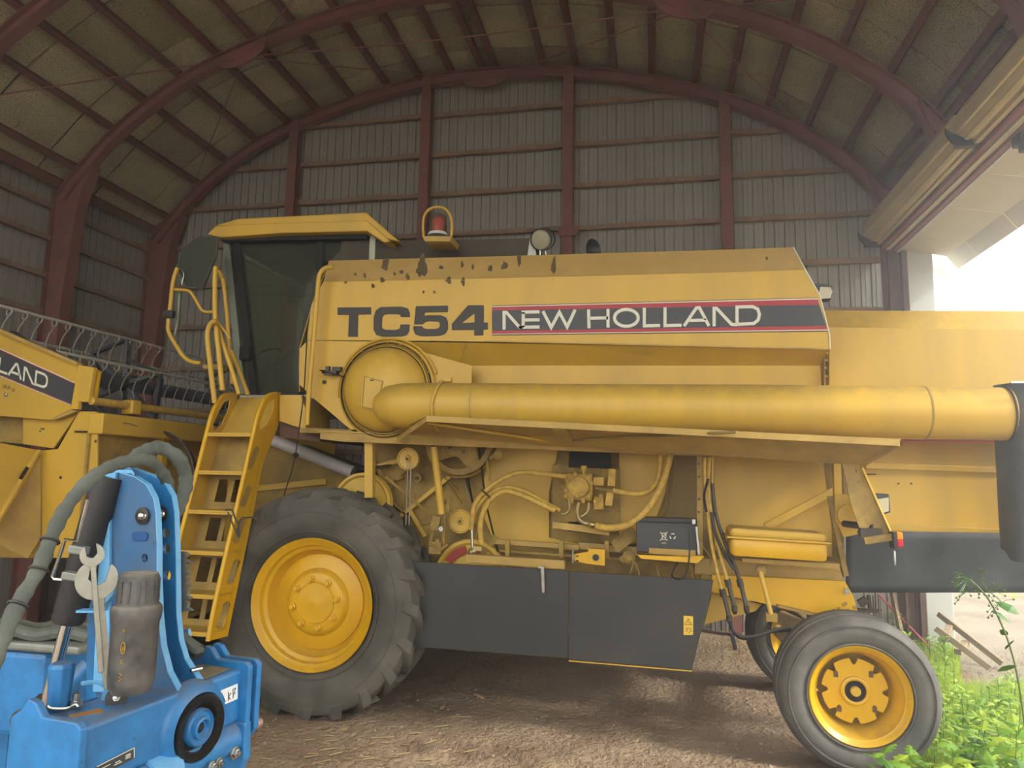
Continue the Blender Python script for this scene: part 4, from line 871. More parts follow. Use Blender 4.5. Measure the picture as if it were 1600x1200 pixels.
# ================================================================== WHEELS
def wheel(nm, c, R, hw, rimR, par, lugs=0, face=-1, prof_rim=None, nuts=8, nut_r=.172, ribs=False, disc=None, nseg=64, tyre_m='rubber'):
    c = V(c); t = empty(nm, c, par); ax = V((0, face, 0)); rd = .035 if lugs else 0
    cr = R - rd
    pf = [(rimR - .01, hw * .62), (rimR + .01, hw * .80), (rimR + (cr - rimR) * .25, hw * .97), (rimR + (cr - rimR) * .5, hw * 1.05), (rimR + (cr - rimR) * .75, hw * 1.0), (cr - .02, hw * .86)]
    if ribs:
        mid_ = [(cr - .004, hw * .74), (cr, hw * .6), (cr, hw * .5), (cr - .02, hw * .46), (cr - .02, hw * .40), (cr + .004, hw * .36), (cr + .004, hw * .1), (cr - .018, hw * .06), (cr - .018, -hw * .06), (cr + .004, -hw * .1), (cr + .004, -hw * .36), (cr - .02, -hw * .4), (cr - .02, -hw * .46), (cr, -hw * .5), (cr, -hw * .6), (cr - .004, -hw * .74)]
    else: mid_ = [(cr, hw * .6), (cr + .006, hw * .2), (cr + .006, -hw * .2), (cr, -hw * .6)]
    pf2 = pf + mid_ + [(r, -h) for r, h in reversed(pf)]
    b = B().lathe(c, ax, pf2, nseg, close=True); b.obj('tyre', tyre_m, t, smooth=True)
    for rr_ in (.18, .62) if lugs else (.12, .4, .72):
        rr2 = rimR + (cr - rimR) * rr_; hh = hw * (1.0 if rr_ > .5 else .93) + (.012)
        b = B().lathe(c, ax, [(rr2 - .006, hh - .012), (rr2 - .003, hh - .0), (rr2 + .003, hh - .0), (rr2 + .006, hh - .012)], nseg); b.obj('sidewall_ring', tyre_m, t, smooth=True)
    def crown(h):
        a = abs(h) / hw; return cr + .006 - .02 * a ** 2 if a < .6 else cr - .0 - (a - .6) ** 1.5 * .12
    me_l = {}
    for s in (1, -1):
        for k in range(lugs):
            a0 = 2 * PI * k / lugs + (PI / lugs if s < 0 else 0); b = B(); rows = []
            for i in range(8):
                f = i / 7; h = s * hw * (f * 1.03 - .03); a = a0 + f * .30 + f * f * .06; r = crown(h) if i < 7 else cr - .075; wv = (.028 + .012 * f) / R
                def pt(rr, aa): return c + V((math.cos(aa) * rr, face * h, math.sin(aa) * rr))
                top_ = r + (.042 if 0 < i < 7 else .03) - (.02 if i == 7 else 0)
                hx = h
                rows.append([pt(r - .02, a - wv * 1.35), pt(top_, a - wv), pt(top_, a + wv), pt(r - .02, a + wv * 1.35)])
            b.grid(rows); b.face(b.verts(rows[0])); b.face(b.verts(rows[-1])); b.obj('lug', tyre_m, t)
    b = B().lathe(c, ax, prof_rim, nseg); b.obj('rim', 'yellow_clean', t, smooth=True)
    for k in range(nuts):
        a = 2 * PI * k / nuts + .2; hh = disc[1]; p = c + ax * hh + V((math.cos(a) * nut_r, 0, math.sin(a) * nut_r))
        B().lathe(p, ax, [(.027, -.008), (.027, .014), (.018, .018), (.018, .036), (0, .038)], 6).obj('wheel_nut', 'yellow_clean', t)
    return t
fc = P(482, 951, 4.72); FWc = V((fc.x, 4.72 + .25, .765))
h0 = .235
wheel('front_wheel', FWc, .80, .25, .45, cb, lugs=20, prof_rim=[(.455, h0 - .04), (.462, h0 - .01), (.455, h0), (.44, h0 - .012), (.425, h0 - .03), (.41, h0 - .038), (.40, h0 - .07), (.375, h0 - .085), (.365, h0 - .13), (.345, h0 - .16), (.338, h0 - .165), (.335, h0 - .15), (.30, h0 - .135), (.24, h0 - .125), (.215, h0 - .09), (.20, h0 - .08), (.145, h0 - .08), (.142, h0 - .074), (.14, h0 - .078), (.05, h0 - .076), (.012, h0 - .07), (.008, h0 - .075), (0, h0 - .075)], disc=(0, h0 - .08))
# far front wheel
wheel('front_wheel', FWc + V((0, 2.2, 0)), .80, .25, .45, cb, lugs=0, prof_rim=[(.455, .235), (.40, .1), (.3, .1), (0, .12)], nuts=0, disc=(0, 0), nseg=40)
B().tube([FWc + V((0, .1, 0)), FWc + V((0, 2.1, 0))], .09, 12).obj('front_axle', 'yellow_grimy', cb)
rc_ = P(1346, 1107, 4.63); RWc = V((rc_.x, 4.63 + .16, .445)); k0 = .15
rt = wheel('rear_wheel', RWc, .45, .165, .275, cb, ribs=True, tyre_m='rubber_smooth', prof_rim=[(.28, k0 - .02), (.287, k0), (.28, k0 + .006), (.268, k0 - .004), (.258, k0 - .02), (.25, k0 - .024), (.243, k0 - .06), (.225, k0 - .08), (.215, k0 - .16), (.205, k0 - .19)], nuts=0, disc=(0, 0))
# notched centre disc of the rear wheel
pts = []; nn = 96
for i in range(nn):
    a = 2 * PI * i / nn; w8 = (i + 2) % 12; r = .188 if w8 > 3 or w8 == 0 else (.158 if w8 in (1, 3) else .150)
    pts.append(RWc + V((r * math.cos(a), -(k0 - .115), r * math.sin(a))))
B().prism(pts, (0, .012, 0), [[RWc + V((.061 * math.cos(a), -(k0 - .115), .061 * math.sin(a))) for a in [2 * PI * i / 32 for i in range(32)]]]).obj('wheel_disc', 'yellow_clean', rt)
B().lathe(RWc, (0, -1, 0), [(.235, k0 - .2), (.0, k0 - .2)], 40).obj('disc_backing', 'yellow_grimy', rt)
B().lathe(RWc, (0, -1, 0), [(.085, k0 - .115), (.083, k0 - .10), (.072, k0 - .095), (.062, k0 - .10), (.06, k0 - .135)], 32).obj('hub_ring', 'yellow_clean', rt, smooth=True)
B().lathe(RWc, (0, -1, 0), [(.0605, k0 - .112), (.0, k0 - .112)], 24).obj('hub_shade', 'black_matt', rt)  # black disc set forward in place of the cavity's shade
B().lathe(RWc, (0, -1, 0), [(.03, k0 - .112), (.03, k0 - .094), (.024, k0 - .088), (0, k0 - .086)], 24).obj('hub_cap', 'yellow', rt, smooth=True)
for k in range(4):
    a = PI / 4 + PI / 2 * k + .06; p = RWc + V((.14 * math.cos(a), -(k0 - .112), .14 * math.sin(a)))
    B().prism([p + V((dx * .012, 0, dz * .02)) for dx, dz in [(-1, -1), (1, -1), (1, .5), (0, 1), (-1, .5)]], (0, -.004, 0)).obj('disc_slot', 'brown_post', rt)
B().box(RWc + V((-.24, -(k0 - .04), .01)), (.03, .03, .006)).obj('valve_stem', 'yellow', rt)
fr = P(1256, 1012, 6.35)
wheel('rear_wheel', (fr.x, 6.35, .445), .45, .165, .275, cb, ribs=True, tyre_m='rubber_smooth', prof_rim=[(.28, .15), (.28, .145), (.25, .12), (.22, .05), (.2, .02), (0, .04)], nuts=6, nut_r=.1, disc=(0, .03))
B().bar((RWc.x - .05, 5.0, .62), (RWc.x - .05, 6.3, .62), .12, .14).obj('rear_axle', 'yellow_grimy', cb, bevel=.01)
B().tube([P(1222, 965, 5.6), P(1275, 990, 5.25)], .05, 12).obj('steering_cylinder', mat('pale_dusty', '#c9b48a', .7, dirt='#a08a60', dirt_amt=.6, dirt_scale=20), cb, smooth=True)
B().tube([P(1215, 985, 5.9), P(1250, 1020, 5.6)], .045, 12).obj('steering_knuckle', 'pale_dusty', cb, smooth=True)
B().bar(P(1262, 968, 5.4), P(1340, 972, 5.3), .07, .09).obj('drag_link', 'black', cb)
B().tube([P(1270, 964, 5.3), P(1312, 967, 5.3)], .016, 8).obj('cylinder_rod', 'chrome', cb)
B().bar(P(1345, 935, 5.2), P(1352, 945, 5.2), .03, .06).bar(P(1335, 952, 5.2), P(1372, 955, 5.2), .03, .02).bar(P(1357, 930, 5.2), P(1360, 950, 5.2), .02, .02).obj('drawbar', 'dark_steel', cb)

# ================================================================== CAB
YC = 5.3
cab = empty('cab', P(450, 480, YC), cb)
roof_px = [(323, 366), (334, 350), (372, 341), (572, 331), (624, 377), (600, 379), (573, 361), (440, 364), (345, 371)]
b = B(); Wd = 1.55
b.prism([P(x, y, YC - .12) for x, y in [(323, 366), (337, 353), (372, 350), (573, 344), (610, 377), (600, 379), (573, 361), (440, 364), (345, 371)]], (0, Wd + .25, 0))
b.obj('roof_skirt', 'yellow', cab, bevel=.012)
b = B().prism([P(x, y, YC - .07) for x, y in [(333, 352), (372, 341), (572, 331), (624, 377), (604, 374), (573, 350), (372, 354)]], (0, Wd + .15, 0)); b.obj('roof_cap', 'yellow', cab, bevel=.015)
B().prism([P(x, y, YC - .05) for x, y in [(345, 371), (500, 368), (573, 366), (573, 372), (500, 374), (347, 377)]], (0, Wd, 0)).obj('head_rail', 'black_matt', cab)
Tn, Bn = lambda x, y: P(x, y, YC), None
def pillar(a, b_, w_, nm, m='black_matt', y=YC): B().prism([P(a[0] - w_, a[1], y), P(a[0] + w_, a[1], y), P(b_[0] + w_, b_[1], y), P(b_[0] - w_, b_[1], y)], (0, .06, 0)).obj(nm, m, cab, bevel=.004)
pillar((367, 372), (396, 618), 6, 'corner_pillar'); pillar((499, 372), (500, 620), 5, 'door_pillar')
pillar((352, 374), (378, 616), 5, 'glass_edge', mat('pale_glass_edge', '#7d8574', .3, 0, dirt='#5a6052', dirt_amt=.4, dirt_scale=3), YC + .02)
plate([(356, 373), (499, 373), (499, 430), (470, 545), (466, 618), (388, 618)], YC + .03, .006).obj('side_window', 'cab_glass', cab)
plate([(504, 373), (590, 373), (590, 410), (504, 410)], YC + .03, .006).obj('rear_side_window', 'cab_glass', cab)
plate([(535, 366), (606, 379), (640, 412), (530, 412)], YC + .01, .01).obj('rear_quarter_panel', 'screen', cab)
X0 = P(362, 372, YC).x; X1 = P(392, 617, YC).x; X2 = P(590, 400, YC).x; zt = P(450, 368, YC).z; zb = P(450, 617, YC).z
fx = .12
# bowed windscreen, floor, rear wall, far window frame
rows = []
for j in range(9):
    t = j / 8; y = YC + .04 + t * Wd; bow = -.22 * math.sin(PI * t)
    rows.append([V((X0 + bow - .02, y, zt)), V(((X0 + X1) / 2 + bow * 1.2, y, (zt + zb) / 2)), V((X1 + bow * .6, y, zb))])
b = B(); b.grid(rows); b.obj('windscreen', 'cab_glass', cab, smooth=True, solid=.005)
B().box(((X1 + X2) / 2 - .1, YC + Wd / 2, zb - .04), (X2 - X1, Wd, .08)).obj('cab_floor', 'interior', cab)
B().box((X2 - .05, YC + Wd / 2, (zt + zb) / 2), (.05, Wd, zt - zb)).obj('rear_wall', 'interior', cab)
B().box(((X0 + X2) / 2, YC + Wd / 2, zt - .02), (X2 - X0, Wd - .1, .03)).obj('headlining', mat('lining', '#8c8f7c', .9), cab)
yf = YC + Wd
B().prism([V((X0, yf, zt)), V((X0 + .1, yf, zt)), V((X1 + .1, yf, zb)), V((X1, yf, zb))], (0, .05, 0)).obj('far_pillar', 'black_matt', cab)
B().prism([V((X1, yf, zb)), V((X2, yf, zb)), V((X2, yf, zb + .25)), V((X1 - .06, yf, zb + .25))], (0, .04, 0)).obj('far_door_panel', 'interior', cab)
B().prism([V((X1 + .75, yf, zb)), V((X1 + .82, yf, zb)), V((X1 + .82, yf, zt)), V((X1 + .75, yf, zt))], (0, .04, 0)).obj('far_pillar', 'black_matt', cab)
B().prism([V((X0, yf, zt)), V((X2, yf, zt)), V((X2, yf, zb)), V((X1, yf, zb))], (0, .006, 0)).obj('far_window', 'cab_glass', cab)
B().tube([P(378, 403, YC + .3), P(410, 420, YC + .5), P(450, 440, YC + .8), P(478, 447, YC + 1.1)], .012, 6, smoothpath=4).obj('visor_wire', 'pale_glass_edge', cab)
B().bar(P(425, 412, YC + .6), P(463, 428, YC + .7), .06, .12).obj('cab_fan', 'black_matt', cab, bevel=.02)
B().bar(P(452, 459, YC + .12), P(488, 458, YC + .12), .06, .06).box(P(487, 452, YC + .1), (.06, .06, .1)).obj('radio_console', 'black_matt', cab, bevel=.01)
B().tube([P(385, 459, YC + .1), P(392, 461, YC + .1), P(452, 460, YC + .1)], .008, 6).obj('grab_bar', 'black_matt', cab)
B().prism([P(x, y, YC + .45) for x, y in [(446, 470), (466, 475), (470, 520), (466, 617), (428, 617), (438, 540)]], (0, .45, 0)).obj('driver_seat', mat('seat_cloth', '#8a664e', .95, dirt='#3c3028', dirt_amt=.6), cab, bevel=.04)
B().tube([P(418, 560, YC + .7) + V((.17 * math.cos(a) * .6, .17 * math.sin(a), .17 * math.cos(a) * .5)) for a in [2 * PI * i / 24 for i in range(24)]], .012, 6, closed=True).tube([P(418, 560, YC + .7), P(405, 612, YC + .7)], .03, 8).obj('steering_wheel', 'black_matt', cab)
B().prism([P(x, y, YC + .2) for x, y in [(440, 560), (470, 530), (480, 617), (436, 617)]], (0, .15, 0)).obj('side_console', 'black', cab, bevel=.02)
B().box(P(384, 552, YC - .02), (.1, .05, .12)).obj('door_latch', 'black_matt', cab, bevel=.01)
plate([(436, 617), (470, 618), (478, 640), (478, 672), (436, 658)], 5.0, .4).obj('cab_step_box', 'yellow', cb, bevel=.005)
plate([(437, 658), (500, 678), (500, 690), (437, 683)], 5.05, .9).obj('cab_subframe', 'brown_post', cb)
# grab rail along the front of the tank, and the hanging cord
B().tube([P(*p_, 4.84) for p_ in [(521, 417), (508, 419), (500, 428), (497, 445), (490, 530), (483, 607), (480, 664)]], .018, 10, smoothpath=5).obj('tank_handrail', 'yellow', cb, smooth=True)
cp = [(480, 520), (478, 560), (474, 620), (466, 680), (462, 708), (456, 735), (448, 760), (441, 783)]
B().tube([P(*p_, 4.78) for p_ in cp], .0045, 6, smoothpath=4).lathe(P(462, 711, 4.78), (0, 0, 1), [(0, -.02), (.018, -.01), (.022, 0), (.018, .012), (0, .02)], 12).obj('hanging_cord', 'black_matt', cb)
# mirror frame, mirror and handrails
def cr(pts, k=5, ox=240, oy=400): return [(ox + a / k, oy + c_ / k) for a, c_ in pts]
def rail(pts, y, r, nm, m='yellow', sp_=4, par=cb): return B().tube([P(a, c_, y) for a, c_ in cr(pts)], r, 10, smoothpath=sp_).obj(nm, m, par, smooth=True)
mf = empty('mirror_frame', P(290, 500, 4.9), cb)
rail([(185, 92), (152, 200), (132, 380), (114, 540), (126, 610), (190, 720), (240, 790), (300, 828), (372, 836)], 4.9, .017, 'frame_tube', par=mf)
rail([(165, 262), (265, 270), (310, 310), (355, 390), (392, 434), (465, 436)], 4.9, .013, 'frame_tube', par=mf)
rail([(178, 85), (228, 120), (234, 160), (222, 212), (240, 240), (330, 250)], 4.92, .006, 'mirror_hinge', 'steel', par=mf)
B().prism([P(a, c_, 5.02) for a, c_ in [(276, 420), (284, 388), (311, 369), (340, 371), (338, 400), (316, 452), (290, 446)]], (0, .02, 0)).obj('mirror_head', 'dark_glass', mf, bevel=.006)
rail([(205, 280), (190, 480), (165, 620)], 4.95, .012, 'lower_mirror', 'pale_glass_edge', par=mf, sp_=3)
B().box(P(*cr([(120, 455)])[0], 4.88), (.09, .05, .06)).obj('mirror_clamp', 'black', mf, bevel=.008)
hr = empty('boarding_handrail', P(340, 520, 4.8), cb)
rail([(478, 1150), (445, 880), (420, 650), (428, 565), (455, 520), (495, 508)], 4.75, .02, 'rail_tube', par=hr)
rail([(482, 88), (478, 250), (482, 500), (505, 720), (538, 1050)], 4.8, .02, 'rail_tube', par=hr)
rail([(484, 90), (500, 110), (540, 180), (568, 400), (590, 700), (615, 1000)], 5.0, .017, 'rail_tube', par=hr)
rail([(500, 545), (556, 730), (615, 900), (668, 1080)], 4.85, .018, 'rail_tube', par=hr)
rail([(605, 740), (670, 900), (738, 1085)], 5.0, .018, 'rail_tube', par=hr)
rail([(498, 508), (598, 645)], 4.82, .009, 'rail_stay', par=hr, sp_=2); rail([(495, 100), (540, 165)], 4.9, .009, 'rail_stay', par=hr, sp_=2)
B().prism([P(a, c_, 4.85) for a, c_ in cr([(385, 850), (525, 845), (525, 890), (388, 880)])], (0, .08, 0)).obj('rail_bracket', 'yellow_grimy', hr)

# ================================================================== LADDER
ld = empty('boarding_ladder', (-3.05, 4.6, .45), cb)
LXR, LXL = -2.86, -3.24
front = [(431, 615), (416, 620), (404, 644), (396, 676), (378, 756), (338, 932), (325, 1002)]
back = [(439, 612), (439, 640), (434, 668), (411, 723), (398, 790), (370, 925), (356, 994)]
Fp = [PX(x, y, LXR) for x, y in front]; Bp = [PX(x, y, LXR) for x, y in back]
def sl_(cx, y0, y1, w):
    k = .14 * (y1 - y0); t, b_ = cx + k, cx - k
    return [(t - w, y0 + 4), (t, y0), (t + w, y0 + 4), (b_ + w, y1 - 4), (b_, y1), (b_ - w, y1 - 4)]
slots = [[(429, 624), (427, 640), (417, 664), (406, 673), (405, 664), (413, 643), (421, 628)], sl_(396, 697, 734, 4), sl_(384, 758, 793, 4.5), sl_(374, 806, 850, 5), sl_(365, 873, 914, 5.5), sl_(349, 939, 983, 6)]
B().prism(Bp + Fp[::-1], (-.008, 0, 0), [[PX(x, y, LXR) for x, y in s_] for s_ in slots[:1] + slots[4:]]).obj('stringer', 'yellow_clean', ld)
for s_ in slots[1:4]: B().prism([PX(x, y, LXR + .001) for x, y in s_], (.002, 0, 0)).obj('stringer_slot', 'yellow_grimy', ld)
sh = V((LXL - LXR, 0, 0))
B().prism([p + sh for p in Bp + Fp[::-1]], (-.008, 0, 0), [[PX(x, y, LXR) + sh for x, y in s_] for s_ in slots[:1] + slots[4:]]).obj('stringer', 'yellow', ld)
B().tube(Fp, .016, 10, smoothpath=3).obj('stringer_tube', 'yellow_clean', ld, smooth=True)
B().tube([p + sh for p in Fp], .016, 10, smoothpath=3).obj('stringer_tube', 'yellow_clean', ld, smooth=True)
def fz(z):
    for i in range(len(Fp) - 1):
        if Fp[i].z >= z >= Fp[i+1].z: return Fp[i].y + (Fp[i+1].y - Fp[i].y) * (Fp[i].z - z) / (Fp[i].z - Fp[i+1].z)
    return Fp[-1].y
steps = [PX(396, 678, LXR).z, PX(383, 738, LXR).z, PX(369, 800, LXR).z, PX(354, 864, LXR).z, PX(338, 932, LXR).z, PX(328, 990, LXR).z]
cx_ = (LXR + LXL) / 2
zs = [Fp[0].z - .02] + steps
for i, z in enumerate(steps):
    y = fz(z); B().box((cx_, y + .09, z), (LXR - LXL, .2, .014)).box((cx_, y + .0, z - .006), (LXR - LXL, .012, .03)).obj('step', 'yellow', ld, bevel=.003)
for i in range(len(zs) - 1):
    z1, z0 = zs[i], zs[i+1]; y1, y0 = fz(z1) + .17, fz(z0) + .17
    def w(u, t): return V((LXL + u * (LXR - LXL), y0 + (y1 - y0) * t, z0 + (z1 - z0) * t))
    holes = [] if i < 2 else [[w(.22, .2), w(.46, .2), w(.46, .8), w(.22, .8)], [w(.56, .2), w(.80, .2), w(.80, .8), w(.56, .8)]]
    B().prism([w(0, 0), w(1, 0), w(1, 1), w(0, 1)], (0, .006, .003), holes).obj('riser_plate', 'yellow_grimy' if i else 'yellow', ld)
wsp = PX(378, 745, LXR); wy_ = fz((zs[1] + zs[2]) / 2) + .168
B().tube([V((cx_ + .08, wy_, zs[2] + .12)), V((cx_ + .14, wy_, zs[2] + .22)), V((cx_ + .18, wy_, zs[2] + .12))], .002, 4, closed=True).obj('faded_mark', 'brown_post', ld)
B().tube([P(*p_, 4.3) for p_ in [(352, 797), (362, 797), (366, 806), (372, 820), (374, 838), (371, 832), (376, 812), (392, 808), (400, 812)]], .006, 6, smoothpath=4).tube([P(*p_, 4.32) for p_ in [(356, 800), (364, 820), (372, 836)]], .005, 6).obj('tie_wire', 'black', ld)
# ================================================================== GRAIN HEADER
hd = empty('grain_header', (-4.4, 6.2, .3), label='yellow grain header with side lettering and a tined reel, at the far left', category='harvester header')
YN = 4.35
def pl3(pts, y, t, nm, m, k=3, ox=0, oy=500, bevel=.003): return plate([(ox + a / k, oy + c_ / k) for a, c_ in pts], y, t).obj(nm, m, hd, bevel=bevel)
pl3([(-120, -5), (0, 45), (365, 205), (345, 420), (330, 420), (235, 468), (-120, 440)], YN, .02, 'end_shield', 'yellow')
B().bar(P(-40, 498, YN - .02), P(124, 569, YN - .02), .05, .022).obj('shield_rail', 'yellow_dusty', hd)
kk = 4.706; hb = lambda a, c_, y=YN - .004: P(a / kk, 440 + c_ / kk, y)
hdc = empty('header_decal', hb(200, 650), hd)
B().prism([hb(-120, 440), hb(550, 745), hb(520, 910), hb(-120, 645)], (0, .002, 0)).obj('decal_field', 'decal_grey', hdc)
for o_ in ((0, 0, 'decal_white'), (0, 7, 'decal_red')): B().prism([hb(-120, 440 + o_[1] - 4, YN - .006), hb(550, 745 + o_[1] - 4, YN - .006), hb(549, 748 + o_[1], YN - .006), hb(-120, 443 + o_[1], YN - .006)], (0, .001, 0)).obj('stripe', o_[2], hdc)
for o_ in ((0, 0, 'decal_white'), (0, -8, 'decal_red')): B().prism([hb(-120, 641 + o_[1], YN - .006), hb(520, 906 + o_[1], YN - .006), hb(519, 911 + o_[1], YN - .006), hb(-120, 646 + o_[1], YN - .006)], (0, .001, 0)).obj('stripe', o_[2], hdc)
def lm(u, v_):
    x = -8 + (u - 827) * .80 + (205 - v_) * .12; return hb(x, 668 + (x - 20) * .40 - (205 - v_) * 1.22, YN - .0062)
holland(hdc, lm, 15, (0, -.0015, 0), only=('L2', 'A', 'N2', 'D'))
pl3([(367, 210), (440, 222), (412, 385), (368, 382), (364, 420), (332, 415), (352, 290)], YN - .03, .035, 'shield_cap', 'yellow')
pl3([(440, 225), (462, 238), (440, 380), (414, 382)], YN + .02, .03, 'cap_flange', 'yellow_clean')
pl3([(235, 468), (330, 420), (362, 425), (330, 440), (250, 470)], YN - .01, .05, 'shield_gusset', 'yellow_dusty')
for a, c_ in [(20, 310), (38, 316), (62, 328), (28, 351)]: B().lathe(P(a / 3, 500 + c_ / 3, YN - .002), (0, -1, 0), [(.014, 0), (.014, .006), (0, .01)], 8).obj('bolt', 'steel' if c_ == 351 else 'yellow_grimy', hd)
pl3([(-120, 440), (107, 455), (107, 582), (-120, 560)], YN + .12, .02, 'gear_recess', 'yellow_grimy')
pl3([(107, 455), (250, 468), (335, 428), (372, 425), (250, 602), (107, 582)], YN + .05, .02, 'gear_cover', 'yellow')
for a, c_ in [(188, 522), (195, 510), (205, 511)]: B().lathe(P(a / 3, 500 + c_ / 3, YN + .049), (0, -1, 0), [(.008, 0), (0, .002)], 8).obj('bolt', 'dark_steel', hd)
# crop divider: two facets meeting on a ridge
def f3(a, c_, y): return P(a / 3, 500 + c_ / 3, y)
B().prism([f3(-90, 560, 3.95), f3(75, 590, 4.2), f3(185, 612, YN), f3(0, 925, 4.0), f3(-90, 1075, 3.85)], (0, .01, .0)).obj('divider_upper', 'yellow', hd, bevel=.004)
B().prism([f3(186, 640, YN), f3(188, 1022, YN), f3(126, 1116, YN - .1), f3(-60, 1112, YN - .2), f3(-60, 1020, 4.05), f3(0, 930, 4.02)], (0, .012, 0)).obj('divider_lower', 'yellow_dusty', hd, bevel=.004)
B().bar(f3(183, 612, YN - .02), f3(-60, 1025, 3.9), .03, .02).obj('divider_ridge', 'yellow', hd)
B().bar(f3(130, 690, 4.2), f3(95, 745, 4.16), .01, .02).obj('divider_slot', 'black_matt', hd)
B().lathe(f3(30, 850, 4.1), (-.2, -1, 0), [(0, 0)] + [(.0, .001)], 4) if False else None
pl3([(186, 612), (270, 605), (372, 427), (455, 430), (455, 700), (430, 830), (360, 1115), (128, 1115), (188, 1022)], YN + .02, .02, 'end_plate', 'yellow')
B().box(P(130, 674.5, YN + .01), (.14, .01, .012)).obj('plate_slot', 'black_matt', hd)
for a, c_ in [(448, 568), (284, 738)]: B().lathe(P(a / 3, 500 + c_ / 3, YN + .018), (0, -1, 0), [(.012, 0), (0, .004)], 8).obj('bolt', 'dark_steel', hd)
# rear frame of the header, running away along the shed
HX = P(150, 650, YN).x; HXy = 8.0
zt1, zt2 = PX(150, 645, HX).z, PX(150, 678, HX).z
B().box((HX + .0, (YN + HXy) / 2, (zt1 + zt2) / 2), (.12, HXy - YN, zt1 - zt2)).obj('top_beam', 'yellow', hd, bevel=.008)
B().box((HX - .05, (YN + HXy) / 2, (zt2 + .45) / 2), (.02, HXy - YN, zt2 - .45)).obj('back_sheet', 'yellow_grimy', hd)
B().box((HX - .3, (YN + HXy) / 2, .45), (.6, HXy - YN, .04)).obj('header_floor', 'yellow_grimy', hd)
for y in (5.1, 6.1, 7.1): B().box((HX - .02, y, (zt2 + .45) / 2), (.06, .06, zt2 - .45)).obj('back_rib', 'yellow', hd)
zz = PX(150, 627, HX - .05).z
B().tube([V((HX - .05, YN, zz)), V((HX - .05, 7.9, zz))], .03, 12).obj('reel_lift_tube', 'hose_yellow', hd, smooth=True)
B().box(V((HX - .05, 4.75, zz - .01)), (.1, .1, .11)).obj('tube_bracket', 'yellow', hd, bevel=.01)
B().tube([P(*p_, 4.55) for p_ in [(123, 650), (135, 668), (150, 676), (170, 675), (180, 665), (195, 661), (215, 666)]], .005, 6, smoothpath=4).obj('cable', 'brown_post', hd)
B().lathe(P(228, 672, 5.0), (.6, -.8, 0), [(.045, -.03), (.045, .03), (.02, .035), (0, .035)], 16).bar(P(218, 668, 5.0), P(240, 680, 5.0), .04, .02).obj('hose_bracket', 'brown_post', hd)
for k in range(4):
    B().tube([P(*p_, 5.0 + .02 * k) for p_ in [(232, 674 + k * 2), (262, 676 + k * 2), (285 + k, 692 + k), (300 + k * 1.5, 720), (303 + k * 2, 750)]], .009, 6, smoothpath=5).obj('hydraulic_hose', 'brown_post' if k else 'black', hd)
B().box((HX - .5, (YN + HXy) / 2, .25), (.9, HXy - YN - .2, .3)).obj('shadow_beams', 'black_matt', hd)  # beams under the header, their shadow put into the black colour
# feeder house with pale rounded top
fa, fb_ = P(412, 682, 5.75), P(552, 738, 5.75)
B().tube([fa, fb_], .055, 16).obj('feeder_top_roller', 'barrel', hd, smooth=True)
B().prism([P(400, 688, 5.78), P(550, 745, 5.78), P(560, 900, 5.78), P(380, 900, 5.78)], (0, 1.0, 0)).obj('feeder_house', 'yellow_grimy', hd)
B().bar(P(385, 765, 5.76), P(510, 752, 5.76), .02, .05).obj('feeder_ledge', 'yellow', hd)
# reel
mat('bar_pale', '#c9c6b8', .5); mat('arm_dark', '#46484e', .4, .1); mat('tine_wire', '#a3a196', .5)
rl_ = empty('reel', P(195, 600, 5.9), hd); RC = P(196, 600, 5.9)
vx = [(200, 530), (253, 584), (241, 656), (186, 670), (142, 625), (143, 554)]
VP_ = [P(a, c_, 5.9) for a, c_ in vx]; VP_ = [RC + (p - RC) for p in VP_]
mat('reel_metal', '#54565c', .45, .1, dirt='#8d8a86', dirt_amt=.5, dirt_scale=8)
B().tube([V((RC.x, 4.5, RC.z)), V((RC.x, 8.1, RC.z))], .07, 16).obj('reel_tube', 'reel_metal', rl_, smooth=True)
for ys_ in (5.9, 7.7):
    b = B()
    for i, p in enumerate(VP_):
        p = V((p.x, ys_, p.z)); q_ = V((VP_[(i+1) % 6].x, ys_, VP_[(i+1) % 6].z)); c_ = V((RC.x, ys_, RC.z))
        B().bar(c_ + (p - c_) * .1, p, .035, .065, (0, 1, 0)).obj('reel_arm', 'reel_metal', rl_, bevel=.006)
        B().bar(c_ + (p - c_) * .55 , c_ + (q_ - c_) * .98, .03, .05, (0, 1, 0)).obj('reel_arm', 'arm_dark', rl_, bevel=.006) if i % 2 == 0 else B().bar(p, q_, .03, .055, (0, 1, 0)).obj('reel_arm', 'arm_dark', rl_, bevel=.006)
for i, p in enumerate(VP_):
    B().tube([V((p.x, 4.5, p.z)), V((p.x, 8.15, p.z))], .014, 8).obj('tine_bar', 'bar_pale' if i < 2 or i == 5 else 'reel_metal', rl_)
tb_ = B(); o_ = V((0, 0, 0))
cpts = [V((0, 0, 0))] + [V((.0 + .028 * math.sin(a), .012 * a / 6.3, -.03 + .028 * math.cos(a))) for a in [2 * PI * i / 12 for i in range(1, 15)]]
tb_.tube(cpts + [V((-.05, .012, -.12)), V((-.075, .012, -.2)), V((-.05, .012, -.27))], .0055, 5)
tine0 = None
for i in (0, 1, 5, 2):
    p = VP_[i]
    for k in range(24):
        y = 4.6 + k * .145
        if tine0 is None: tine0 = tb_.obj('tine', 'tine_wire', None); o = tine0
        else: o = tine0.copy(); COL.objects.link(o)
        o.parent = rl_; o.location = V((p.x, y, p.z)) - RC
B().lathe(P(76, 555, 4.6), (0, -.3, 1), [(0, -.05), (.05, -.04), (.07, 0), (.05, .04), (0, .06)], 16).obj('reel_motor', mat('purple_cap', '#3e3558', .5), hd, smooth=True)
B().bar(P(20, 520, 4.5), P(95, 570, 4.5), .05, .03).obj('reel_carrier', 'dark_steel', hd)

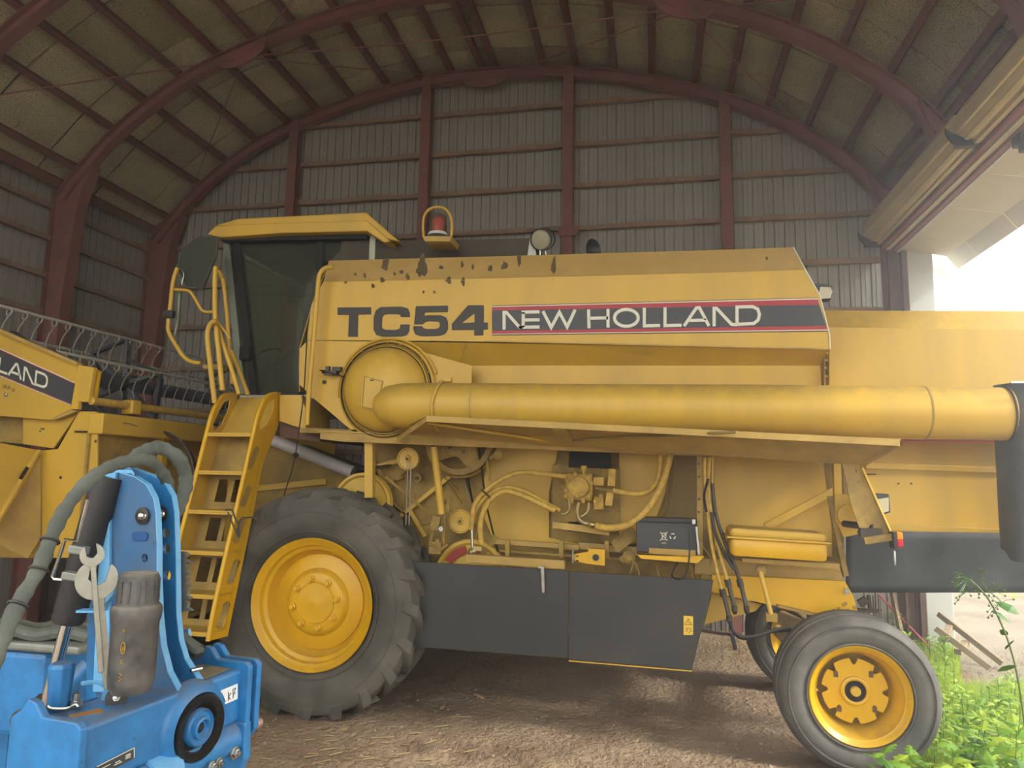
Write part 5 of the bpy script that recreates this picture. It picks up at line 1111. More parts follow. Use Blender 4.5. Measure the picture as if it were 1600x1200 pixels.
# a second yellow machine and boards glimpsed behind
ym = empty('yellow_implement', P(480, 700, 7.9), label='yellow machine corner glimpsed between ladder and side beam, against the back wall', category='farm machine')
ym.location.z = 0
B().prism([P(x, y, 7.9) for x, y in [(440, 678), (512, 692), (506, 722), (440, 706)]], (0, .25, 0)).obj('cover', 'yellow_clean', ym, bevel=.01)
B().prism([P(x, y, 7.89) for x, y in [(489, 703), (503, 706), (501, 716), (488, 713)]], (0, .005, 0)).obj('rating_plate', 'decal_grey', ym)
B().box((P(480, 700, 7.95).x, 8.03, P(480, 715, 7.95).z / 2), (.3, .12, P(480, 715, 7.95).z)).obj('stand', 'yellow_grimy', ym)

# ================================================================== BLUE PLOUGH HEADSTOCK
bdir = V((.135, .982, 0)).normalized(); pdir = V((.991, -.133, 0)); pdir = (pdir - bdir * pdir.dot(bdir)).normalized()
O0 = PD(293, 1135, 1.9)
def PB(px, py, off=0):   # on the plane parallel to the beam's front face
    r = ray(px, py); return CAM + r * (((O0 + pdir * off) - CAM).dot(pdir) / r.dot(pdir))
def PT(px, py, off=0):   # on a plane across the beam
    r = ray(px, py); return CAM + r * (((O0 + bdir * off) - CAM).dot(bdir) / r.dot(bdir))
pg = empty('plough_headstock', (O0.x, O0.y, 0), label='blue plough headstock with twin perforated tower plates in the near left corner', category='plough')
def pobj(b, nm, m, **k): return b.obj(nm, m, pg, **k)
# cross beam
zt_, zb_ = PB(236, 1098).z, PB(236, 1098).z - .148
la = PB(121, 1157); t0 = (la - O0).dot(bdir); t1 = (PB(390, 1046) - O0).dot(bdir)
def L3(t, p_, z): return V((O0.x, O0.y, 0)) + bdir * t + pdir * p_ + V((0, 0, z))
rotm = Matrix((bdir, pdir, V((0, 0, 1)))).transposed()
def lbox(t0_, t1_, p0, p1, z0, z1): return B().box(L3((t0_ + t1_) / 2, (p0 + p1) / 2, (z0 + z1) / 2), (t1_ - t0_, p1 - p0, z1 - z0), rotm)
pobj(lbox(t0, t1, -.16, 0, zb_, zt_), 'cross_beam', 'blue', bevel=.01)
# end plates with ears
def endplate(t, s=1):
    e = [(-.19, zb_ - .05), (.015, zb_ - .05), (.03, zb_ - .03), (.03, zt_ + .01), (.015, zt_ + .022), (-.09, zt_ + .022), (-.115, zt_ + .05), (-.14, zt_ + .055), (-.16, zt_ + .03), (-.19, zt_ + .01)]
    b = B().prism([L3(t, a, z) for a, z in e], bdir * .02); return b
pobj(endplate(t0 - .02), 'end_plate', 'blue', bevel=.004); pobj(endplate(t1), 'end_plate', 'blue', bevel=.004); pobj(endplate(t1 - .04), 'end_plate', 'blue', bevel=.004)
for t in (t0 - .001, t1 + .021): pobj(B().lathe(L3(t, -.14, zt_ + .035), bdir, [(.007, 0), (0, .002)], 10), 'ear_hole', 'black_matt')
# lower tube and lower brackets
pobj(B().tube([L3(t0 + .05, -.02, zb_ - .045), L3(t1 - .02, -.02, zb_ - .045)], .045, 24), 'lower_tube', 'blue', smooth=True)
pobj(B().tube([L3(t0 + .21, -.02, zb_ - .045), L3(t0 + .30, -.02, zb_ - .045)], .055, 24), 'tube_collar', 'blue_light', smooth=True)
pobj(B().prism([L3(t1 - .045, -.1, zb_), L3(t1 - .045, .03, zb_), L3(t1 - .045, .035, zb_ - .1), L3(t1 - .045, -.01, zb_ - .2), L3(t1 - .045, -.1, zb_ - .2)], bdir * .03), 'lower_bracket', 'blue', bevel=.004)
def bolt(c, ax, r, nm='hex_bolt', m='steel', par=pg): return B().lathe(c, ax, [(r * 1.5, 0), (r * 1.5, r * .25), (r, r * .3), (r, r * .9), (r * .55, r), (r * .55, r * 1.5), (0, r * 1.55)], 6).obj(nm, m, par)
bolt(PB(366, 1176, .02), pdir, .013); bolt(PB(341, 1192, .02), pdir, .011); bolt(PB(330, 1198, .03), pdir, .011)
pobj(B().tube([PB(384, 1140, -.05), PB(404, 1128, -.05)], .018, 12), 'pin_end', mat('rose_steel', '#a98a86', .5, .6), smooth=True)
# turntable hub: greasy ring with blue centre
hc = PB(289, 1133, -.03)
pobj(B().lathe(hc - pdir * .02, pdir, [(.09, 0), (.09, .052), (.087, .056)], 48), 'hub_housing', 'blue', smooth=True)
pobj(B().lathe(hc, pdir, [(.086, .0), (.086, .056), (.081, .062), (.063, .055), (.058, .03)], 56), 'ring_seal', 'grease', smooth=True)
pobj(B().lathe(hc, pdir, [(.064, .0), (.064, .04), (.04, .042), (.04, .0)], 40), 'grease_groove', 'grease', smooth=True)
pobj(B().lathe(hc, pdir, [(.049, 0), (.049, .052), (.045, .058), (.041, .051), (.029, .051), (.027, .062), (.022, .064), (.019, .054), (.013, .054), (.012, .04), (0, .036)], 40), 'hub_cap', 'blue', smooth=True)
pobj(B().lathe(hc, pdir, [(.011, .055), (0, .056)], 16), 'centre_bore', 'black_matt')
for sx in (-1, 1):
    pass
# cast cheeks blending the beam into the hub
pobj(B().lathe(hc, pdir, [(.12, .0), (.118, .03), (.108, .042), (.09, .05)], 48), 'hub_cheek', 'blue', smooth=True)
# tower plates
def tower(off, px_, nm, m, holes):
    b = B().prism([PT(a, c_, off) for a, c_ in px_], bdir * .016, [[PT(a + r * 1.0 * math.cos(k * PI / 6), c_ + r2 * math.sin(k * PI / 6), off) for k in range(12)] for a, c_, r, r2 in holes]); return pobj(b, nm, m)
near = [(150, 1118), (153, 1000), (158, 900), (165, 800), (172, 740), (186, 738), (210, 745), (228, 757), (239, 778), (243, 800), (245, 850), (245, 900), (247, 960), (252, 1010), (262, 1050), (280, 1085), (285, 1110), (230, 1130)]
far = [(190, 1090), (190, 800), (197, 732), (207, 732), (235, 742), (255, 752), (268, 775), (272, 800), (274, 860), (275, 960), (279, 1000), (288, 1030), (310, 1064), (305, 1095)]
tower(.05, far, 'tower_plate', 'blue', [(259, 857, 7, 9), (260, 899, 7, 9), (258, 833, 7, 8)])
tower(-.03, near, 'tower_plate', 'blue_dusty_shade', [(226, 872, 5, 7)])
# lighter blue strips follow the plate edges
for off, pl_ in ((-.03, near[5:17]), (.05, far[3:13])):
    pts = [PT(a, c_, off) for a, c_ in pl_]; b = B(); rows = [[p - bdir * .001, p + bdir * .017] for p in pts]
    b.grid([[r[0] + pdir * .002 for r in rows], [r[1] + pdir * .002 for r in rows]]); pobj(b, 'plate_edge', 'blue_light', solid=.003)
pobj(B().prism([PT(165, 742, -.03), PT(186, 738, -.03), PT(176, 800, -.03), PT(176, 1080, -.03), PT(150, 1080, -.03)], bdir * -.012), 'edge_stiffener', 'blue_light', bevel=.003)
b = B().prism([PT(172, 740, -.03), PT(206, 741, -.03), PT(210, 745, -.03), PT(204, 735, .05), PT(185, 730, .05)], (0, 0, .012)); pobj(b, 'top_bridge', 'blue_light', bevel=.004)
# slot in near plate, sockets and studs
pobj(B().prism([PT(a, c_, -.032) for a, c_ in [(206, 835), (209, 831), (228, 831), (231, 835), (231, 840), (228, 845), (209, 845), (206, 840)]], bdir * -.002), 'plate_slot', mat('blue_deep', '#134a86', .5))
for (a, c_) , off in (((223, 806), -.034), ((252, 803), .046)):
    pobj(B().lathe(PT(a, c_, off), -bdir, [(.024, 0), (.024, .004), (.014, .006)], 20), 'stud_washer', 'dark_steel'); pobj(B().lathe(PT(a, c_, off - .004), -bdir, [(.014, 0), (.012, .008), (.006, .014), (0, .015)], 16), 'round_stud', 'chrome', smooth=True)
# toothed quadrant behind
tp = [(277, 862)] ; n_t = 5
for i in range(n_t): y0_ = 862 + i * 19; tp += [(288, y0_), (294, y0_ + 5), (288 + i, y0_ + 11), (296 + i, y0_ + 16)]
tp += [(299, 955), (277, 956)]
pobj(B().prism([PT(a, c_, .09) for a, c_ in tp], bdir * .01), 'toothed_plate', mat('zinc', '#8d918a', .5, .4, dirt='#5d605a', dirt_amt=.5, dirt_scale=30))
pobj(B().tube([PT(281, 1000, .12), PT(312, 1020, .12)], .022, 12), 'locking_cylinder', 'black', smooth=True)
pobj(B().prism([PT(280, 985, .12), PT(291, 988, .12), PT(320, 1014, .12), PT(318, 1019, .12), (PT(281, 1000, .12))], bdir * -.03), 'sheet_guard', 'sleeve')
pobj(B().prism([PT(a, c_, .14) for a, c_ in [(281, 985), (294, 983), (295, 1000), (282, 1003)]], bdir * .01), 'small_bracket', 'blue_light')
bolt(L3(.08, -.08, zt_ + .005), V((0, 0, 1)), .009); 
pobj(B().tube([L3(.03, -.03, zt_ + .035), L3(.06, -.02, zt_ + .035)], .006, 8), 'latch_pin', 'steel')
pobj(B().prism([L3(t, p_, zt_ + .002) for t, p_ in [(.06, -.14), (t1 - .05, -.14), (t1 - .05, -.03), (.08, -.02)]], (0, 0, .002)), 'dust_patch', mat('dust', '#8c7f66', .95, dirt='#5b4f3c', dirt_amt=.8, dirt_scale=40))
pobj(B().prism([PB(a, c_ + 0, 0) - pdir * d for a, c_, d in [(150, 1138, .05), (185, 1118, .045), (190, 1114, .07), (155, 1128, .1)]], (0, 0, .003)), 'rust_patch', mat('rust', '#9a7040', .9, dirt='#6f4a2c', dirt_amt=.6, dirt_scale=40)).location.z += 0
# warning sticker
def PBo(px, py): return PB(px, py, .0012)
pobj(B().prism([PBo(337, 1082), PBo(371, 1068), PBo(371, 1092), PBo(336, 1107)], pdir * .001), 'warning_sticker', mat('sticker_white', '#dfe3e6', .5))
PBs = lambda u, v_: PB(u, v_, .0028)
for ln in ([(341, 1100), (347, 1084), (352, 1096), (341, 1100)], [(346, 1096), (347, 1090)], [(357, 1081), (357, 1095)], [(357, 1088), (361, 1083)], [(357, 1088), (360, 1093)], [(364, 1077), (364, 1091), (368, 1075), (364, 1077)], [(364, 1084), (368, 1083)]):
    ribbon(B(), [ln], 1.0, PBs, pdir * .0006).obj('sticker_mark', 'letter_black', pg)
pobj(B().prism([PBo(150, 1199), PBo(210, 1168), PBo(210, 1184), PBo(175, 1203), PBo(150, 1215)], pdir * .001), 'rating_plate', 'decal_grey')
for ln in ([(151, 1198), (209.5, 1168.5), (209.5, 1184)], [(155, 1203), (172, 1194)], [(180, 1192), (188, 1188)], [(178, 1196), (190, 1190)], [(196, 1181), (204, 1177)], [(196, 1186), (204, 1182)], [(196, 1184), (204, 1179)]):
    ribbon(B(), [ln], 1.2, PBs, pdir * .0006).obj('plate_mark', 'decal_white', pg)
# canister for papers
cc = PD(210, 1000, 1.74); zt2_ = PD(213, 897, 1.74).z; zb2 = PD(210, 1075, 1.74).z; hgt = zt2_ - zb2
cn_ = empty('document_canister', cc, pg)
B().lathe(V((cc.x, cc.y, zb2)), (0, 0, 1), [(0, -.006), (.042, -.004), (.05, .01), (.053, .03), (.0535, hgt * .58), (.0565, hgt * .60), (.058, hgt * .66), (.058, hgt * .70), (.052, hgt * .73)], 40).obj('canister_body', 'canister', cn_, smooth=True)
B().lathe(V((cc.x, cc.y, zb2)), (0, 0, 1), [(.052, hgt * .72), (.048, hgt * .745), (.0455, hgt * .97), (.042, hgt), (0, hgt * 1.0)], 40).obj('screw_cap', 'canister', cn_, smooth=True)
for k in range(14):
    a = 2 * PI * k / 14; B().bar(V((cc.x + .047 * math.cos(a), cc.y + .047 * math.sin(a), zb2 + hgt * .76)), V((cc.x + .046 * math.cos(a), cc.y + .046 * math.sin(a), zb2 + hgt * .95)), .006, .005).obj('cap_rib', 'canister', cn_)
fw_ = (CAM - cc); fw_.z = 0; fw_.normalize(); sd_ = V((-fw_.y, fw_.x, 0))
def cyl(u, v_, R=.0542):   # around the canister: u angle from facing the lens, v height
    return V((cc.x, cc.y, 0)) + (fw_ * math.cos(u) + sd_ * math.sin(u)) * R + V((0, 0, v_))
mat('gold_ink', '#b08a2e', .6)
def ink(lines, v0):
    for ln in lines:
        pts = [cyl(-.52 + a * .013 * .6, zb2 + v0 + c_ * .001 * .9) for a, c_ in ln]; B().tube(pts, .0011, 4).obj('ink_mark', 'gold_ink', cn_)
ink([[(0, 0), (18, 4), (4, 10), (18, 18), (0, 20)]], .17); ink([[(6, 0), (12, 4), (6, 8), (2, 4), (6, 0)]], .148)
ink([[(10 + 12 * math.cos(a), 12 + 15 * math.sin(a)) for a in [2 * PI * i / 16 for i in range(17)]], [(2, 8), (18, 9), (18, 16), (10, 16), (10, 9)], [(4, 2), (14, 4)]], .1)
ink([[(14, 0), (6, 2), (6, 9), (14, 10)]], .075); ink([[(0, 0), (18, 4), (4, 10), (18, 16), (2, 20)]], .035)
B().prism([cc + V((-.04, .02, .02)), cc + V((-.085, .03, .02)), cc + V((-.085, .03, -.09)), cc + V((-.04, .02, -.09))], (0, .02, 0)).obj('holder_clip', 'black', cn_, bevel=.004)
bolt(PD(182, 1090, 1.76), (CAM - cc), .006)
pobj(B().lathe(PD(182, 1090, 1.78), CAM - cc, [(.026, 0), (.026, .008), (0, .01)], 20), 'rubber_washer', 'black')
pobj(B().tube([PD(a, c_, 1.8) for a, c_ in [(165, 1105), (168, 1085), (164, 1072), (150, 1066), (128, 1068)]], .006, 6, smoothpath=4), 'spanner_hook', 'blue_light')
pobj(B().prism([PD(156, 1105, 1.8), PD(170, 1108, 1.8), PD(170, 1075, 1.8), PD(160, 1080, 1.8)], (0, .02, 0)), 'hook_plate', 'blue_light')
pobj(B().bar(PD(124, 954, 1.8), PD(157, 954, 1.8), .03, .006), 'spanner_ledge', 'blue_light')
pobj(B().prism([PD(155, 956, 1.8), PD(159, 956, 1.8), PD(160, 935, 1.8), PD(180, 915, 1.8), PD(176, 930, 1.8), PD(162, 945, 1.8)], (0, .02, 0)), 'ledge_arm', 'blue_light')
# hydraulic cylinder
ca, cb_ = PD(170, 745, 2.05), PD(107, 967, 2.0); d_ = (cb_ - ca).normalized()
pobj(B().lathe(ca, d_, [(0, 0), (.043, 0), (.043, (cb_ - ca).length), (.038, (cb_ - ca).length + .01), (0, (cb_ - ca).length + .01)], 28), 'cylinder_barrel', 'black', smooth=True)
cd_ = PD(72, 1100, 1.98)
pobj(B().tube([cb_, cd_], .0165, 16), 'cylinder_rod', 'chrome', smooth=True)
pobj(B().tube([PD(30, 1130, 2.0), PD(50, 1122, 2.0), PD(72, 1100, 1.98)], .035, 12), 'rod_eye', 'black', smooth=True)
pobj(B().tube([PD(a, c_, 1.92) for a, c_ in [(137, 780), (127, 820), (122, 845), (102, 843), (96, 860), (82, 900), (85, 905), (98, 906)]], .005, 6), 'steel_pipe', 'steel')
for (x, y) in [(122, 857), (112, 898)]: pobj(B().bar(PD(x - 12, y, 1.92), PD(x + 14, y + 4, 1.92), .03, .022), 'pipe_clamp', 'zinc', bevel=.004)
# blue square socket cap
hx_ = PD(94, 1072, 1.72)
pobj(B().lathe(V((hx_.x, hx_.y, PD(94, 1104, 1.72).z)), (0, 0, 1), [(0, 0), (.024, 0), (.030, .095), (.026, .105), (0, .105)], 8), 'socket_cap', 'blue', bevel=.004)
pobj(B().tube([PD(a, c_, 1.68) for a, c_ in [(75, 1103), (82, 1107), (105, 1107), (118, 1101), (122, 1104)]], .004, 6, smoothpath=3), 'retaining_wire', 'steel')
pobj(B().lathe(PD(118, 1103, 1.72), (0, 0, 1), [(.016, 0), (.016, .012), (.008, .014), (.008, .03), (0, .03)], 6), 'wire_nut', 'steel')
pobj(B().prism([PD(68, 1112, 1.68), PD(125, 1100, 1.78), PD(125, 1125, 1.78), PD(70, 1150, 1.68)], (0, .06, 0)), 'socket_block', 'blue', bevel=.008)
# inner post and rear frame
pobj(B().prism([PT(138, 900, .02), PT(152, 900, .02), PT(150, 1110, .02), PT(134, 1100, .02)], bdir * .03), 'inner_post', 'blue')
pobj(B().box(PD(20, 1060, 2.6) + V((-.1, 0, 0)), (.75, .3, .28)), 'rear_frame_box', 'blue', bevel=.02)
pobj(B().box(PD(55, 1002, 2.5) , (.5, .16, .03)), 'frame_lid', 'zinc', bevel=.01)
for k in range(3):
    pobj(B().tube([PD(a, c_ - k * 5, 2.45 + .04 * k) for a, c_ in [(-20, 990), (20, 985), (60, 993), (100, 987), (140, 995)]], .022, 8, smoothpath=4), 'folded_sleeve', 'sleeve' if k != 1 else 'black', smooth=True)
pobj(B().tube([PD(140, 1040, 2.3), PD(60, 1120, 2.2)], .03, 10), 'frame_strut', 'blue', smooth=True)
# braided hose sleeve: flat, looping over the tower
def sleeve(pts, ds, w0):
    P3 = smooth([PD(a, c_, d) for (a, c_), d in zip(pts, ds)], 6); n = len(P3); b = B(); rows = []
    for i, p in enumerate(P3):
        t = (P3[min(i+1, n-1)] - P3[max(i-1, 0)]).normalized(); vw = (p - CAM).normalized(); s_ = t.cross(vw).normalized(); wv = w0 * (1 + .1 * math.sin(i * 1.9) + .06 * math.sin(i * .7)); nn_ = s_.cross(t)
        rows.append([p + s_ * wv * math.cos(a) + nn_ * wv * .55 * math.sin(a) for a in [2 * PI * k / 12 for k in range(12)]] )
    rows = [r + [r[0]] for r in rows]; b.grid(rows); return b
s1 = [(-20, 1060), (0, 1010), (28, 945), (60, 890), (78, 845), (98, 802), (125, 765), (160, 735), (195, 722), (225, 718), (245, 728), (260, 750), (266, 775)]
pobj(sleeve(s1, [1.5, 1.52, 1.58, 1.65, 1.7, 1.76, 1.82, 1.88, 1.95, 2.0, 2.05, 2.1, 2.15], .017), 'hose_sleeve', 'sleeve', smooth=True)
s2 = [(205, 722), (225, 705), (250, 700), (275, 712), (288, 735), (290, 760), (280, 790), (268, 808)]
pobj(sleeve(s2, [2.1, 2.15, 2.2, 2.22, 2.24, 2.24, 2.2, 2.15], .021), 'hose_sleeve', 'sleeve', smooth=True)
for i_ in (3, 4, 2):
    a = PD(*s1[i_], [1.5, 1.52, 1.58, 1.65, 1.7][i_]); b2 = PD(*s1[i_ + 1], [1.5, 1.52, 1.58, 1.65, 1.7, 1.76][i_ + 1]); tt = (b2 - a).normalized(); vw = (a - CAM).normalized(); s_ = tt.cross(vw).normalized()
    pobj(B().tube([a + s_ * .0195 * math.cos(q2) + s_.cross(tt) * .012 * math.sin(q2) for q2 in [2 * PI * k / 14 for k in range(14)]], .004, 6, closed=True), 'cable_tie', 'black')
# legs to the ground, under the picture's lower edge
for t, p_ in ((t0 + .05, -.1), (t1 - .05, -.1)): pobj(B().bar(L3(t, p_, zb_), L3(t, p_, -.0), .06, .06, (1, 0, 0)), 'parking_leg', 'blue')
pobj(B().bar(PD(20, 1080, 2.6), V((PD(20, 1080, 2.6).x, PD(20, 1080, 2.6).y, 0)), .06, .06, (1, 0, 0)), 'parking_leg', 'blue')
# two open-ended spanners resting in the hook
def spanner(nm, lab, head, tail, D, s, jaw):
    h = PD(*head, D); t = PD(*tail, D); up = (h - t).normalized(); vw = (CAM - h).normalized(); sd = up.cross(vw).normalized(); nv = sd.cross(up).normalized()
    outer = []; n = 26
    for i in range(n + 1):
        a = jaw + .55 + (2 * PI - 1.1) * i / n; outer.append((math.sin(a) * s, math.cos(a) * s * 1.05))
    inn = [(math.sin(jaw - .5) * s * .95, math.cos(jaw - .5) * s * 1.0), (-.12 * s * math.cos(jaw) * 3.6 + math.sin(jaw) * .1 * s, .43 * s * math.sin(jaw) - s * .02), (-.1 * s, -.28 * s), (.1 * s, -.30 * s), (.42 * s * math.cos(jaw), -.42 * s * math.sin(jaw)), (math.sin(jaw + .5) * s * .95, math.cos(jaw + .5) * s)]
    e = empty(nm, t, label=lab, category='spanner', group='spanners held on the plough')
    W = lambda u, v_: h + sd * u + up * v_
    B().prism([W(*p_) for p_ in outer + inn], nv * .012).obj('jaw', 'zinc_bright', e, bevel=.003)
    L_ = (h - t).length
    B().prism([W(-.34 * s, -s * .85), W(.34 * s, -s * .85), W(.22 * s, -s * 1.5), W(.24 * s, -L_), W(-.24 * s, -L_), W(-.22 * s, -s * 1.5)], nv * .009).obj('shank', 'zinc_bright', e, bevel=.003)
    return e
mat('zinc_bright', '#b9bcb4', .32, .75, dirt='#8a8c84', dirt_amt=.5, dirt_scale=30)
spanner('spanner', 'large steel open-ended spanner hanging beside the grey canister', (151, 905), (170, 1075), 1.72, .046, .35)
spanner('spanner', 'smaller spanner tucked behind the large one, jaw uppermost', (144, 866), (158, 1050), 1.69, .026, -.1)
# ================================================================== DEBRIS, PLANTS, YARD
def at(px, py): p = PZ(px, py, 0); return p
random.seed(11)
def leaf_mesh(kind):
    b = B()
    if kind == 0: pts = [(0, 0), (.25, .12), (.6, .16), (.85, .08), (1, 0), (.85, -.08), (.6, -.16), (.25, -.12)]
    else: pts = [(0, 0), (.15, .08), (.3, .3), (.38, .12), (.55, .32), (.62, .1), (.8, .2), (1, 0), (.8, -.2), (.62, -.1), (.55, -.32), (.38, -.12), (.3, -.3), (.15, -.08)]
    vs = []
    b.grid([[V((x, y, .1 * math.sin(x * 3) - abs(y) * .25)) for x, y in pts[:len(pts)//2+1]], [V((pts[i][0], 0, .1 * math.sin(pts[i][0] * 3))) for i in range(len(pts)//2+1)]])
    low = [pts[0]] + pts[:len(pts)//2:-1] + [pts[len(pts)//2]]
    b.grid([[V((x, y, .1 * math.sin(x * 3) - abs(y) * .25)) for x, y in low], [V((x, 0, .1 * math.sin(x * 3))) for x, y in low]])
    return b
def mesh_only(b, nm, m):
    bmesh.ops.remove_doubles(b.bm, verts=b.bm.verts, dist=1e-5); me = bpy.data.meshes.new(nm); b.bm.to_mesh(me); b.bm.free(); me.materials.append(MATS[m]); return me
LM = {(k, m): mesh_only(leaf_mesh(k), 'leaf', m) for k in (0, 1) for m in ('leaf_bright', 'leaf_mid', 'leaf_dark')}
def plant(nm, loc, h, n, size, kind, mats_, label, group=None, lean=(0, 0), sp=1.0, cat='weed', top=None):
    o = empty(nm, loc, label=label, category=cat)
    if group: o['group'] = group
    loc = V(loc); pts = [loc + V((lean[0] * t * t, lean[1] * t * t, h * t)) + V((random.uniform(-1, 1), random.uniform(-1, 1), 0)) * .012 * t for t in [i / 6 for i in range(7)]]
    B().tube(pts, .004, 5, rs=[.004 * (1 - .6 * i / 6) for i in range(7)]).obj('stem', 'stem', o)
    for i in range(n):
        t = .12 + .88 * (i + random.random() * .6) / n; k = min(5, int(t * 6)); p = pts[k].lerp(pts[k+1], t * 6 - k) if k < 6 else pts[6]
        a = i * 2.4 + random.random(); s = size * (1.15 - .5 * t) * random.uniform(.75, 1.2)
        lf = bpy.data.objects.new('leaf', LM[(kind, random.choice(mats_))]); COL.objects.link(lf); lf.parent = o; lf.location = p - loc
        lf.rotation_euler = (random.uniform(-.4, .4), random.uniform(-.7, .35), a); lf.scale = (s * sp, s * sp, s)
    return o
br, md_, dk = ['leaf_bright', 'leaf_bright', 'leaf_mid'], ['leaf_mid', 'leaf_bright'], ['leaf_dark', 'leaf_mid']
# tall seeding stalk at the right edge of the picture
b0 = P(1606, 1190, 3.6)
b0 = V((b0.x, b0.y, 0))
tall = empty('tall_weed', b0, label='tall weed with a bending seeded stalk rising past the rubber curtain', category='weed')
tp_ = [P(1606, 1180, 3.6), P(1592, 1070, 3.62), P(1578, 1010, 3.65), P(1560, 965, 3.68), P(1540, 930, 3.7), P(1515, 905, 3.72)]
tp_ = [b0] + tp_
B().tube(tp_, .004, 6, smoothpath=4, rs=None).obj('stem', 'stem', tall)
for i in range(46):
    s_ = random.choice([(1515, 905), (1525, 915), (1500, 895), (1545, 925), (1560, 945), (1510, 925)]); e_ = (s_[0] + random.uniform(-26, 26), s_[1] + random.uniform(-18, 22))
    B().tube([P(*s_, 3.71), P((s_[0] + e_[0]) / 2, (s_[1] + e_[1]) / 2 - 3, 3.71), P(*e_, 3.71 + random.uniform(-.05, .05))], .0012, 3).lathe(P(*e_, 3.71), (0, 0, 1), [(0, -.006), (.006, 0), (0, .006)], 5).obj('seed_sprig', 'leaf_dark', tall)
for (x, y, s, r) in [(1555, 940, .10, -.5), (1548, 955, .12, .4), (1572, 985, .07, 1.5), (1590, 1040, .09, 2.6), (1585, 1000, .08, -2.5)]:
    lf = bpy.data.objects.new('leaf', LM[(0, 'leaf_dark')]); COL.objects.link(lf); lf.parent = tall; lf.location = P(x, y, 3.68) - b0; lf.rotation_euler = (.6, .5, r); lf.scale = (s, s * 1.6, s)
# broad-leaved weeds near the lens side
specs = [(1395, 1155, .30), (1440, 1150, .26), (1480, 1160, .34), (1520, 1130, .36), (1560, 1150, .40), (1590, 1120, .48), (1545, 1185, .30), (1500, 1195, .28), (1450, 1195, .24), (1595, 1185, .45)]
JL = ['jagged-leaved weed leaning over the lower edge of the rear rim', 'low jagged weed at the foot of the rear tyre, second from the rim', 'bright jagged weed right behind the rear tyre tread', 'jagged weed standing upright between the tyre and the tall stalk',
      'jagged weed just left of the tall seeded stalk', 'tallest jagged weed at the right edge, beside the stalk', 'short jagged weed at the bottom edge under the tall stalk', 'jagged weed at the bottom edge, midway between tyre and stalk', 'short jagged weed at the bottom edge close to the tyre', 'large jagged weed in the bottom right corner']
for i, (x, y, h) in enumerate(specs):
    p = PZ(x, y + 110, 0); p = V((p.x, p.y, 0)); 
    plant('jagged_weed', p, h, 18, .17, 1, br if i % 3 else dk, JL[i], 'jagged weeds beside the rear tyre', lean=(random.uniform(-.08, .08), random.uniform(-.05, .05)))
for i in range(150):
    x = random.uniform(1380, 1620); lo = 1000 + max(0, (1430 - x)) * .3; y = random.uniform(lo if x < 1480 else 1075 + random.random() * 20, 1240)
    if x > 1500 and y < 1110 and random.random() < .6: continue
    p = PZ(x, y, 0); 
    if (V((p.x, p.y, 0)) - V((RWc.x, RWc.y, 0))).length < .33 or (p.y < 5.15 and p.y > 4.55 and p.x < RWc.x + .42): continue
    plant('low_weed', (p.x, p.y, 0), random.uniform(.10, .30), 14, random.uniform(.04, .12), random.choice([0, 0, 1]), br if i % 4 else md_, 'low bright green weed growing in the doorway behind the rear tyre', 'low weeds in the doorway')
BL = ['bushy weed just right of the drawbar, shorter', 'tallest bushy weed in front of the brown door jamb', 'bushy weed touching the brown jamb foot', 'smallest bushy weed beside the rear tyre crown', 'low bushy weed between rear tyre and jamb weeds']
for bi, (x, y, h) in enumerate([(1395, 1000, .30), (1404, 1005, .42), (1412, 1010, .34), (1372, 985, .22), (1384, 995, .25)]):
    p = PZ(x, y, 0); plant('bushy_weed', (p.x, p.y, 0), h, 18, .07, 0, ['leaf_mid', 'leaf_bright'], BL[bi], 'bushy weeds at the jamb')
for x, y in [(1096, 982), (1104, 985), (1110, 980)]:
    p = PZ(x, y, 0); plant('small_weed', (p.x, p.y, 0), .12, 7, .05, 0, ['leaf_mid'], 'small weed tuft on the strawy ground by the red post foot', 'weed tufts under the machine')
def pr_(p):
    c_ = p - CAM; X_ = r_.dot(c_); Y_ = -u_.dot(c_); Z_ = -b_.dot(c_); return (800 + FPX * X_ / Z_, 600 + FPX * Y_ / Z_)
# far outside: grass patch
b = B()
for i in range(16000):
    x = random.uniform(5.2, 9); y = random.uniform(9, 16)
    if random.random() < .85:
        p_ = PZ(random.uniform(1405, 1620), random.uniform(1012, 1230), 0); x, y = p_.x, p_.y
        if p_.x > 2.2 and pr_(p_)[1] < 1075 and pr_(p_)[0] > 1500: continue
        if (4.5 < y < 5.2 and x < RWc.x + .42): continue
    h = random.uniform(.04, .13); a = random.uniform(0, PI); dx, dy = math.cos(a) * .006, math.sin(a) * .006; lx, ly = random.uniform(-.05, .05), random.uniform(-.05, .05)
    b.face(b.verts([V((x - dx, y - dy, -.03)), V((x + dx, y + dy, -.03)), V((x + lx, y + ly, h))]))
b.obj('grass', 'leaf_bright', kind='stuff', label='bright thin grass among the weeds in the doorway and out in the yard', category='grass')
b = B()
for i in range(5000):
    if i < 3000:
        p = PZ(random.uniform(1380, 1620), random.uniform(1010, 1250), 0); x, y = p.x, p.y
        if (V((x, y, 0)) - V((RWc.x, RWc.y, 0))).length < .3 or (4.55 < y < 5.2 and x < RWc.x + .42): continue
    else: x, y = random.gauss(1.1, .5), min(8.3, random.gauss(7.5, .3))
    h = random.uniform(.03, .1); a = random.uniform(0, PI); dx, dy = math.cos(a) * .003, math.sin(a) * .003; lx, ly = random.uniform(-.06, .06), random.uniform(-.06, .06)
    z = gh(x, y) - .005 if x < 2.7 else -.03
    b.face(b.verts([V((x - dx, y - dy, z)), V((x + dx, y + dy, z)), V((x + lx, y + ly, z + h * .6))]))
b.obj('dry_grass', 'straw', kind='stuff', label='dry straw-coloured grass litter around weeds and under the machine', category='grass')
